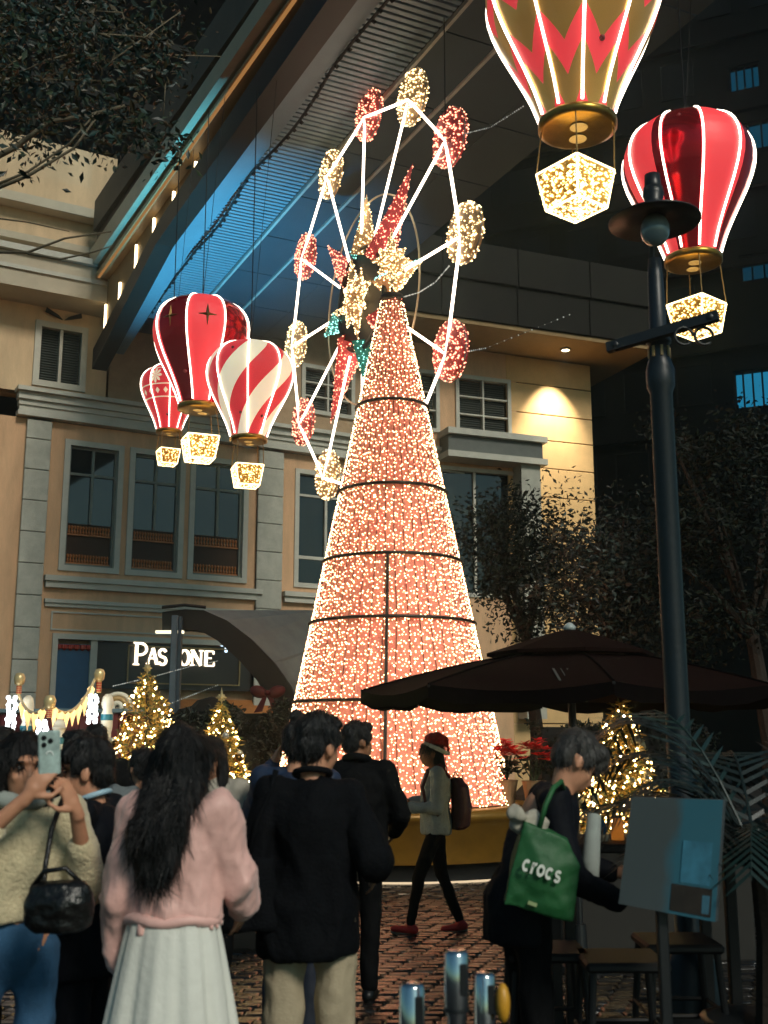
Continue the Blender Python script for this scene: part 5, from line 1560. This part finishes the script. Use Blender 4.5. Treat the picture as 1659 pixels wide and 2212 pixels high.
    if shoes is not None:
        for s in 'lr':
            an = sk[s + 'an']; k = Vector(pose.get(s + 'toe', (0, 1, 0))).normalized(); sb2 = MB()
            sb2.cap(an + V3(0, 0, -.02), an + k * -.03 + V3(0, 0, -.045), .045, .042); sb2.cap(an + k * -.02 + V3(0, 0, -.05), an + k * .15 + V3(0, 0, -.058), .042, .032)
            so = blob('shoe', sb2, shoes[0], t, .010, 2)
            if len(shoes) > 1:
                pz_ = MB(); pz_.cap(an + k * -.045 + V3(0, 0, -.085), an + k * .165 + V3(0, 0, -.085), .022, .02); blob('sole', pz_, shoes[1], so, .008, 1)
    return t, sk, R3

# hair styles -----------------------------------------------------------------
def short_hair(hb, sk, R3):
    c = sk['hed']
    hb.ell(c + R3 @ V3(0, -.022, .052), (.084, .100, .088), R3); hb.ell(c + R3 @ V3(0, -.060, .0), (.076, .055, .075), R3)
    hb.ell(c + R3 @ V3(0, .050, .098), (.062, .055, .034), R3)
    for q in (-1, 1): hb.ell(c + R3 @ V3(q * .070, .018, .035), (.016, .04, .045), R3)
def fringe_hair(hb, sk, R3):
    short_hair(hb, sk, R3); c = sk['hed']
    hb.ell(c + R3 @ V3(0, .072, .075), (.066, .036, .042), R3); hb.ell(c + R3 @ V3(0, -.01, .11), (.07, .085, .045), R3)
def long_hair(hb, sk, R3):
    c = sk['hed']
    hb.ell(c + R3 @ V3(0, -.02, .052), (.092, .108, .090), R3); hb.ell(c + R3 @ V3(0, -.06, -.03), (.098, .065, .12), R3)
    hb.loft([(tuple(c + V3(x, y, z)), rx, ry) for x, y, z, rx, ry in (
        (-.05, -.135, -.40, .03, .02), (-.045, -.145, -.37, .066, .032), (-.045, -.15, -.31, .092, .042), (-.038, -.15, -.25, .108, .05), (-.025, -.142, -.19, .110, .054), (-.012, -.12, -.13, .108, .058), (0, -.09, -.09, .105, .06), (0, -.06, .0, .092, .06))], 28)
    for q in (-1, 1): hb.ell(c + R3 @ V3(q * .078, .015, -.01), (.022, .05, .09), R3)
def side_hair(hb, sk, R3):
    c = sk['hed']
    hb.ell(c + R3 @ V3(0, -.02, .050), (.088, .104, .088), R3); hb.ell(c + R3 @ V3(0, -.055, -.04), (.086, .06, .11), R3)
    for q in (-1, 1):
        hb.cap(c + R3 @ V3(q * .085, .01, .05), c + R3 @ V3(q * .088, .0, -.08), .028, .034); hb.cap(c + R3 @ V3(q * .088, .0, -.08), c + V3(q * .10, .03, -.30), .036, .030)
def bob_hair(hb, sk, R3):
    c = sk['hed']
    hb.ell(c + R3 @ V3(0, -.02, .045), (.084, .100, .088), R3); hb.ell(c + R3 @ V3(0, -.055, -.05), (.078, .055, .10), R3)
    hb.ell(c + V3(0, -.08, -.13), (.072, .045, .08)); hb.cap(c + R3 @ V3(0, .07, .07), c + R3 @ V3(0, .092, .03), .03, .018)
def bun_hair(hb, sk, R3):
    short_hair(hb, sk, R3); hb.ell(sk['hed'] + R3 @ V3(0, -.05, .155), (.045, .045, .04), R3)
def grey_hair(hb, sk, R3):
    short_hair(hb, sk, R3); c = sk['hed']; hb.ell(c + R3 @ V3(0, .04, .085), (.07, .07, .045), R3); hb.ell(c + R3 @ V3(0, .09, .06), (.055, .03, .06), R3)
    return hairg_m

# clothes ---------------------------------------------------------------------
pink = M('pink_satin_jacket', '#e0b0a6', .55, var=.12, scale=5, bump=.2, bscale=30, sheen=.3)
white_s = M('white_skirt', '#d6d6cc', .6, var=.06, scale=3, bump=.15, bscale=40)
black_j = M('black_jacket', '#07090d', .85, spec=.12, var=.2, scale=10, bump=.3, bscale=80)
black_2 = M('black_coat', '#07080a', .8, spec=.12, var=.2, scale=10, bump=.2, bscale=80)
beige = M('beige_trousers', '#a89a80', .8, var=.1, scale=8, bump=.2, bscale=90)
jean = M('blue_jeans', '#2c5577', .8, var=.25, scale=6, bump=.3, bscale=160)
knit = M('cream_knit', '#c2b592', .85, var=.15, scale=30, bump=.6, bscale=70, sheen=.3)
navy = M('navy_suit', '#0a0d14', .75, spec=.15, var=.15, bump=.1)
blk_t = M('black_trousers', '#08090b', .8, spec=.12, var=.2, bump=.15)
grey_k = M('grey_sweater', '#8f9a9a', .85, var=.15, scale=20, bump=.5, bscale=90)
blk_leather = M('black_leather', '#0c0b0a', .32, var=.2, bump=.35, bscale=45)
shoe_b = M('black_shoe', '#0a0a0a', .4, var=.1)

# woman in the pink jacket, from behind
p3, s3, _ = person('woman in a pink jacket and white skirt with long black hair, seen from behind', 388, 4.0, R(-10), 1.655, .013,
    hed=(.01, .02, 1.575), hrot=(R(-6), R(6), R(-14)),
    rel=(.232, .04, 1.17), rwr=(.18, .22, 1.05), lel=(-.195, -.02, 1.12), lwr=(-.215, .06, .88), lsh=(-.145, -.01, 1.385), rsh=(.150, -.01, 1.40),
    hair=long_hair, top=dict(mat=pink, puff=.022, sleeve=.016, hem=1.06, hemf=.92, hipf=1.08, arm=1.12, w=.145, d=.095, voxel=.012,
    folds=[(.024, (5, 5, 3)), (.022, (9, 9, 4.5), 1), (.008, (30, 30, 12), 1)]), skirt=(white_s, .06, .150, .34, 1.075), shoes=(shoe_b,))
MB().tube([V3(.158 * math.cos(a), .118 * math.sin(a), 1.055 + .006 * math.sin(5 * a)) for a in [2 * PI * i / 32 for i in range(32)]], .020, 8, closed=True).build('hem_band', pink, p3, True)

# man in the black jacket, from behind
p4, s4, _ = person('man in a black jacket and beige trousers in the middle, seen from behind', 676, 4.6, R(2), 1.72, .012,
    hed=(.02, .03, 1.57), hrot=(R(-8), R(4), R(-38)), lel=(-.215, -.05, 1.12), lwr=(-.20, .06, .90), rel=(.24, -.09, 1.15), rwr=(.25, .12, 1.08), lsh=(-.148, -.01, 1.385), rsh=(.148, -.01, 1.385),
    hair=short_hair, top=dict(mat=black_j, puff=.022, sleeve=.012, hem=.79, hemf=1.26, hipf=1.20, cuff=.95, w=.138, d=.125, folds=[(.026, (5, 5, 3.2)), (.020, (8, 8, 4), 1), (.006, (28, 28, 16), 1)]), legs=(beige, .018, .98), shoes=(shoe_b,), collar=(black_j, .070, .013))
mb = MB(); mb.cap(s4['rel'].lerp(s4['rwr'], .94), s4['rel'].lerp(s4['rwr'], .98), .050, .048); mb.build('cuff', M('cream_cuff', '#b9ae92', .8), p4, True)
tote = thing('tote_bag', 'dark tote bag hanging at the left of the man in the middle', 'bag', (P(545, 1598, 4.55).x, 4.5, P(545, 2012, 4.5).z))
tm_ = MB(); tm_.loft([((0, 0, 0), .125, .05), ((0, 0, .02), .135, .06), ((.01, 0, .12), .12, .055), ((.03, 0, .24), .075, .04), ((.04, 0, .27), .06, .03)], 24)
blob('body', tm_, black_j, tote, .010, 2, [(.012, (12, 12, 8))])
MB().tube([(.0, 0, .26), (.03, .0, .40), (.08, .02, .52), (.10, .02, .60)], .012, 6).build('strap', black_j, tote, True)

# man all in black behind him
p5, s5, _ = person('man all in black standing before the cone, seen from behind', 772, 7.5, R(-12), 1.715, .014, skin_=skin2,
    hrot=(R(-2), 0, R(-42)), rel=(.285, .02, 1.12), rwr=(.20, .20, 1.0), lel=(-.27, .0, 1.12), lwr=(-.20, .2, 1.02),
    hair=short_hair, top=dict(mat=black_2, puff=.03, sleeve=.02, hem=.80), legs=(blk_t, .012, .96), shoes=(shoe_b,), collar=(black_2, .075, .026),
    lkn=(-.10, .04, .50), rkn=(.09, 0, .50), ran=(.09, -.04, .09))
# one more figure half hidden between them, lifting a hand
person('person in a dark blue jacket half hidden, lifting a hand beside the man in black', 640, 6.3, R(-20), 1.70, .012, hrot=(R(-4), 0, R(10)),
    lel=(-.30, .10, 1.22), lwr=(-.165, .06, 1.47), hands=(('l', (.25, .2, 1), (1, .4, 0), .7),), hair=bun_hair,
    top=dict(mat=M('dark_blue_jacket', '#14263f', .6, var=.2), puff=.03, sleeve=.02, hem=.80), legs=(M('dark_blue_trousers', '#131c2b', .7), .02, .97), shoes=(shoe_b,))

# woman with the red party hat
red_sh = M('red_running_shoe', '#9c1a1c', .6, var=.2)
p6, s6, r6 = person('woman in a red party hat and grey sweater walking left with a phone', 940, 9.9, R(90), 1.60, .011, skin_=skin2,
    hed=(0, .035, 1.575), hrot=(R(-6), 0, 0), rel=(.22, -.03, 1.12), rwr=(.16, .22, 1.13), lel=(-.22, .0, 1.11), lwr=(-.12, .25, 1.10),
    hands=(('r', (-.25, 1, .15), (0, .2, 1), .7), ('l', (.1, 1, .25), (0, .1, 1), .8)),
    lhi=(-.085, .0, .90), lkn=(-.09, .16, .50), lan=(-.09, .235, .10), rhi=(.085, 0, .90), rkn=(.09, -.05, .50), ran=(.09, -.215, .10), ltoe=(0, 1, .12), rtoe=(0, 1, -.10),
    hair=bob_hair, eyes=True, top=dict(mat=grey_k, puff=.018, sleeve=.016, hem=.86, w=.155, d=.115, cuff=.97), legs=(blk_t, .002, .96), shoes=(red_sh, M('grey_sole', '#6f6a62', .7)))
c = s6['hed']
hat = thing('party_hat', 'red knitted hat with a white band and hanging pompom', 'hat', (0, 0, 0)); hat.matrix_world = Matrix.Translation(p6.location) @ Matrix.Rotation(R(90), 4, 'Z') @ Matrix.Scale(1.60 / 1.7, 4)
hm = MB(); T = Matrix.Rotation(R(24), 3, 'X')
hm.ell(c + V3(0, -.03, .105), (.085, .10, .075), T); hm.cap(c + V3(0, -.06, .15), c + V3(0, -.135, .125), .05, .028); hm.cap(c + V3(0, -.135, .125), c + V3(.0, -.155, .02), .022, .012)
blob('crown', hm, M('red_hat_knit', '#8d1712', .85, var=.3, scale=40, bump=.5), hat, .008, 2, [(.006, (30, 30, 30))])
MB().tube([c + T @ V3(.090 * math.cos(a), .106 * math.sin(a) - .02, .058) for a in [2 * PI * i / 24 for i in range(24)]], .019, 8, closed=True).build('band', M('white_fluff', '#c9cdc6', .9, bump=.6), hat, True)
MB().ell(c + V3(0, -.157, 0), .018, nu=10, nv=8).build('pompom', M('white_fluff'), hat, True)
bp = thing('backpack', 'dark red backpack on the woman in the party hat', 'backpack', (0, 0, 0)); bp.matrix_world = hat.matrix_world.copy()
bm2 = MB(); bm2.loft([((0, -.21, .90), .11, .06), ((0, -.225, .93), .145, .085), ((0, -.235, 1.10), .15, .095), ((0, -.22, 1.28), .14, .08), ((0, -.19, 1.36), .10, .05)], 24)
blob('body', bm2, M('dark_red_nylon', '#3a1014', .55, var=.2, bump=.2), bp, .010, 3, [(.010, (12, 12, 8))])
for s in (-1, 1):
    MB().tube([(s * .12, -.13, 1.36), (s * .125, -.04, 1.475), (s * .13, .07, 1.42), (s * .14, .125, 1.28), (s * .15, .10, 1.15), (s * .16, -.02, 1.03)], .016, 6).build('strap', M('red_strap', '#4e1015', .6), bp, True)
MB().tube([(0, -.16, 1.36), (0, -.18, 1.41), (0, -.21, 1.37)], .008, 6).build('handle', blk_leather, bp)
ph = thing('phone', 'dark phone held by the woman in the party hat', 'phone', (0, 0, 0)); ph.matrix_world = hat.matrix_world.copy()
MB().bbox((-.04, -.006, -.08), (.04, .006, .08), .004).build('case', iron, ph, loc=(.02, .40, 1.23), rot=(R(28), 0, R(8)))
MB().bbox((-.036, -.0075, -.074), (.036, -.0062, .074), .0005).build('screen', M('dark_screen', '#0a0c10', .1), ph, loc=(.02, .40, 1.23), rot=(R(28), 0, R(8)))

# bent person with the green bag
p7, s7, _ = person('person in a dark jacket bending over the table with a green shopping bag', 1126, 4.9, R(-84), 1.70, .012,
    pel=(0, -.04, .92), che=(0, .08, 1.22), nek=(0, .155, 1.40), hed=(0, .235, 1.52), hrot=(R(-40), 0, R(6)),
    lsh=(-.17, .12, 1.36), rsh=(.17, .10, 1.36), rel=(.25, .12, 1.08), rwr=(.20, .34, .98), lel=(-.24, .2, 1.1), lwr=(-.1, .42, 1.05),
    hands=(('r', (-.1, 1, .1), (0, 0, -1), .6), ('l', (.2, 1, .2), (.5, 0, .6), .8)),
    hair=grey_hair, eyes=True, top=dict(mat=navy, puff=.016, sleeve=.014, hem=.80), legs=(blk_t, .012, .96), shoes=(shoe_b,))
sc_f = MB(); sc_f.tube([V3(.03, .30, 1.30), V3(.09, .26, 1.12), V3(.11, .26, .98)], [.03, .04, .02], 8); sc_f.build('scarf_end', M('grey_scarf', '#8d948e', .9), p7, True)
bgc = [P(1128, 1770, 4.55), P(1218, 1808, 4.55), P(1252, 1862, 4.55), P(1232, 1990, 4.55), P(1086, 1955, 4.55), P(1112, 1850, 4.55)]
bag_o = P(1165, 1985, 4.55)
bag = thing('shopping_bag', 'green shopping bag with white lettering on the bent person\'s arm', 'bag', bag_o)
grn = M('green_bag', '#17552a', .6, var=.12, scale=4, bump=.15, bscale=25)
outl = [P(*q, 4.5) - bag_o for q in ((1130, 1772), (1225, 1812), (1253, 1868), (1236, 1992), (1088, 1952), (1108, 1850))]
N_ = len(outl); cc = sum(outl, Vector()) / N_
fr, bk_ = [], []
for p_ in outl: fr.append(p_ + V3(0, -.02, 0)); bk_.append(p_ + V3(.01, .10, .0))
ctr = cc + V3(0, -.055, -.02); ctb = cc + V3(0, .13, 0)
vs = fr + bk_ + [ctr, ctb]; fs = [(i, (i + 1) % N_, 2 * N_) for i in range(N_)] + [((i + 1) % N_ + N_, i + N_, 2 * N_ + 1) for i in range(N_)] + [(i, i + N_, (i + 1) % N_ + N_, (i + 1) % N_) for i in range(1, N_)]
fs.append((0, 1, N_ + 1, N_))
bb2 = blob('body', MB().add(vs, fs), grn, bag, .007, 8, [(.010, (9, 9, 9)), (.004, (26, 26, 26))])
# lettering along the slope of the bag
lt = MB(); ex_ = (P(1208, 1880, 4.5) - P(1125, 1850, 4.5)); Lw = ex_.length; ex_ = ex_.normalized(); ez_ = V3(-ex_.z, 0, ex_.x).normalized()
lets = []
x = 0; u = Lw / 5.0; h_ = P(1125, 1850, 4.5).z - P(1125, 1878, 4.5).z
def word(mb_list, origin):
    for i, ch in enumerate('crocs'):
        g = MB(); a = .5
        if ch == 'c': stroke(g, arc(.45, .5, .34, .36, 45, 315, 16), .26, 0, .05)
        if ch == 'o': stroke(g, arc(.48, .5, .36, .36, 0, 360, 24), .26, 0, .05)
        if ch == 'r': stroke(g, [(.22, .02), (.22, .92)], .26, 0, .05); stroke(g, arc(.58, .46, .32, .38, 165, 80, 8), .24, 0, .05)
        if ch == 's': stroke(g, arc(.45, .70, .26, .19, 30, 180, 8) + arc(.45, .70, .26, .20, 180, 270, 5)[1:] + arc(.45, .30, .28, .20, 90, 0, 5)[1:] + arc(.45, .30, .28, .19, 0, -150, 8)[1:], .23, 0, .05)
        mb_list.append((i, g))
word(lets, None)
adv = [0, 1.0, 1.78, 2.85, 3.88]; tot = 4.85
for i, g in lets:
    sx_ = Lw / tot
    g.v = [tuple(P(1123, 1878, 4.46) - bag_o + ex_ * ((v[0] + adv[i]) * sx_) + ez_ * (v[2] * h_ * 1.0) + V3(0, v[1] * .06 - .030, 0)) for v in g.v]
    g.build('letter', M('white_print', '#d8dcd2', .6, var=0), bag)
q = P(1142, 1945, 4.46) - bag_o
MB().add([q, q + ex_ * .035, q + ex_ * .035 - ez_ * .014, q - ez_ * .014], [(0, 1, 2, 3)]).build('small_mark', M('pale_mark', '#8fa070', .6), bag)
for k in range(3):
    q = P(1212, 1905 + k * 12, 4.47) - bag_o; MB().add([q, q + V3(.02, 0, -.004), q + V3(.018, 0, -.014), q + V3(-.002, 0, -.010)], [(0, 1, 2, 3)]).build('small_mark', M('pale_mark'), bag)
sh7 = P(1212, 1688, 4.62) - bag_o
MB().tube([P(1165, 1790, 4.5) - bag_o, P(1178, 1740, 4.5) - bag_o, P(1195, 1702, 4.52) - bag_o, sh7, P(1222, 1720, 4.8) - bag_o], .011, 6).build('handle', grn, bag, True)
fl_ = thing('wrapped_bundle', 'crumpled pale paper bundle poking out of the green bag', 'bundle', P(1140, 1766, 4.53))
fm = MB(); 
for _ in range(9): fm.ell((random.uniform(-.05, .05), random.uniform(-.02, .03), random.uniform(-.04, .02)), random.uniform(.02, .04))
blob('paper', fm, M('pale_paper', '#a8a293', .8, var=.2), fl_, .008, 1, [(.012, (30, 30, 30))])

# woman taking a photo at the left, facing us
p1, s1, r1 = person('woman in a cream knit jacket at the left raising a phone to her face', 50, 4.2, R(208), 1.645, .0075,
    hed=(.0, .02, 1.565), hrot=(R(-4), 0, R(6)), rsh=(.18, .0, 1.37), rel=(.25, .16, 1.24), rwr=(.025, .285, 1.475), lel=(-.25, .10, 1.14), lwr=(-.15, .27, 1.42),
    hands=(('r', (-.50, .20, .80), (-.55, -.80, .10), .55), ('l', (.45, .10, .85), (.6, -.7, 0), .6)),
    hair=side_hair, eyes=True, top=dict(mat=knit, puff=.020, sleeve=.020, hem=1.03, cuff=.50, hipf=1.0, cuffp=1.0, w=.16, d=.105), legs=(jean, .012, .97), shoes=(shoe_b,),
    collar=(M('grey_scarf'), .085, .034))
phn = thing('phone', 'phone in a pale patterned case raised by the woman in cream', 'phone', (0, 0, 0)); phn.matrix_world = Matrix.Translation(p1.location) @ Matrix.Rotation(R(208), 4, 'Z') @ Matrix.Scale(1.645 / 1.7, 4)
PL, PR_ = (-.035, .315, 1.625), (R(-6), R(4), R(-10))
cs = MB().bbox((-.038, -.005, -.078), (.038, .005, .078), .005).build('case', M('pale_blue_case', '#9fb3ae', .3, var=.35, scale=30), phn, loc=PL, rot=PR_)
for dx, dz in ((.018, .055), (.018, .030), (-.004, .0425)):
    MB().lathe([(.009, 0), (.009, .003), (.006, .004)], 14).build('camera_lens', M('lens_black', '#0b0d10', .1), cs, loc=(dx, .0052, dz), rot=(R(-90), 0, 0))
MB().tube([(.012 * math.cos(a), .0056, -.01 + .016 * math.sin(a)) for a in [R(20 + 12 * i) for i in range(14)]], .003, 5).build('case_swirl', M('white_swirl', '#dfe6e2', .4), cs)
hb_ = thing('shoulder_bag', 'black leather shoulder bag at the hip of the woman in cream', 'bag', P(125, 2012, 3.85))
h2 = MB(); h2.loft([((0, 0, 0), .09, .05), ((0, 0, .02), .108, .065), ((0, 0, .09), .112, .07), ((.0, 0, .145), .095, .05), ((0, 0, .16), .08, .03)], 24)
blob('body', h2, blk_leather, hb_, .008, 2, [(.010, (14, 14, 14)), (.005, (40, 40, 40))])
hbo = P(125, 2012, 3.85)
MB().tube([P(92, 1938, 3.87) - hbo, P(98, 1870, 3.93) - hbo, P(112, 1790, 3.98) - hbo, P(132, 1735, 4.08) - hbo, P(138, 1720, 4.22) - hbo], .009, 6).build('strap', blk_leather, hb_, True)
MB().tube([(.08, 0, .14), (.02, -.02, .20), (-.05, -.02, .19), (-.09, 0, .14)], .009, 6).build('handle', blk_leather, hb_, True)

# man in the suit behind her, camera to his eye
p2, s2_, r2 = person('man in a dark suit in profile at the left, camera held to his eye', 208, 4.6, R(84), 1.62, .009,
    hed=(0, .03, 1.56), hrot=(R(-4), 0, R(6)), rel=(.24, .16, 1.16), rwr=(.09, .20, 1.50), lel=(-.24, .2, 1.2), lwr=(-.07, .22, 1.47),
    hands=(('r', (-.2, .25, 1), (-.8, .3, 0), .8), ('l', (.3, .3, .9), (.5, .6, .3), .8)), hair=fringe_hair, eyes=True,
    top=dict(mat=navy, puff=.022, sleeve=.018, hem=.76, cuff=.92), legs=(navy, .014, .97), shoes=(shoe_b,), collar=(M('pale_blue_shirt', '#9fc0cf', .6), .066, .012))
kam = thing('camera_device', 'black camera with a long lens held by the man in the suit', 'camera', (0, 0, 0)); kam.matrix_world = Matrix.Translation(p2.location) @ Matrix.Rotation(R(84), 4, 'Z') @ Matrix.Scale(1.62 / 1.7, 4)
MB().bbox((-.068, .135, 1.535), (.068, .195, 1.63), .012).build('body', blk_leather, kam); MB().bbox((-.025, .14, 1.631), (.025, .19, 1.655), .006).build('viewfinder', blk_leather, kam)
MB().tube([(0, .195, 1.578), (0, .235, 1.575), (0, .30, 1.572)], [.036, .036, .042], 20).build('lens', iron, kam, True)

# passers-by further back
def bystander(label, x, D, rot, top_m, H=1.68, hair=short_hair, eyes=False, **k):
    return person(label, x, D, rot, H, .016, hair=hair, eyes=eyes, group='passers-by in the background', top=dict(mat=top_m, puff=.035, sleeve=.025, hem=.80, voxel=.016), legs=(blk_t, .02, .97), shoes=(shoe_b,), **k)
bystander('dark-haired passer-by cut by the left edge behind the woman in cream', 2, 5.4, R(120), black_2, 1.66, eyes=True)
bystander('passer-by in black with a cap of dark hair under the middle candy pole', 172, 7.4, R(70), black_2, 1.66)
bystander('taller passer-by in black right beside the bright candy pole', 207, 8.0, R(20), black_2, 1.70)
bystander('passer-by in a pale coat facing us behind the pink-jacket woman', 456, 6.6, R(168), M('pale_coat', '#a39d90', .8, var=.1), 1.62, hair=side_hair, eyes=True, rel=(.2, .14, 1.16), rwr=(.03, .20, 1.44), hands=(('r', (-.2, -.1, 1), (0, -1, 0), .9),))
bystander('passer-by in a grey coat mostly hidden by the long black hair', 312, 6.9, R(30), M('grey_coat', '#5d6466', .8, var=.15), 1.55)
finish_blobs()
# small litter on the setts
for i, (x, y, s) in enumerate(((870, 1938, .07), (1050, 1948, .03), (905, 1922, .025))):
    g_ = G(x, y); lt_ = thing('paper_scrap', ('pale torn paper scrap on the setts near the walking woman', 'tiny pale scrap on the setts right of the walking woman', 'tiny pale scrap on the setts near the planter kerb')[i], 'litter', g_ + V3(0, 0, .024))
    r_ = random.Random(i); vs = [(s * math.cos(a) * r_.uniform(.5, 1.2), s * .6 * math.sin(a) * r_.uniform(.5, 1.2), r_.uniform(0, .012)) for a in [2 * PI * k / 9 for k in range(9)]]
    m5 = MB().add(vs + [(0, 0, .012)], [(k, (k + 1) % 9, 9) for k in range(9)]).build('paper', M('litter_paper', '#cfc6b0', .8), lt_)
# ================================================================== thin haze added to stand in for lens bloom round the lamps
hz = MB().box((-62, -26, -1.2), (62, 92, 66)).build('haze', None or bpy.data.materials.new('haze_air'))
hm_ = hz.data.materials[0]; hm_.use_nodes = True; t_ = hm_.node_tree; t_.nodes.clear()
pv_ = t_.nodes.new('ShaderNodeVolumePrincipled'); ov_ = t_.nodes.new('ShaderNodeOutputMaterial')
pv_.inputs['Color'].default_value = (.72, 1.0, 1.0, 1); pv_.inputs['Density'].default_value = .0028; pv_.inputs['Anisotropy'].default_value = .88
t_.links.new(pv_.outputs[0], ov_.inputs['Volume']); hz['kind'] = 'stuff'
SC.cycles.volume_bounces = 0
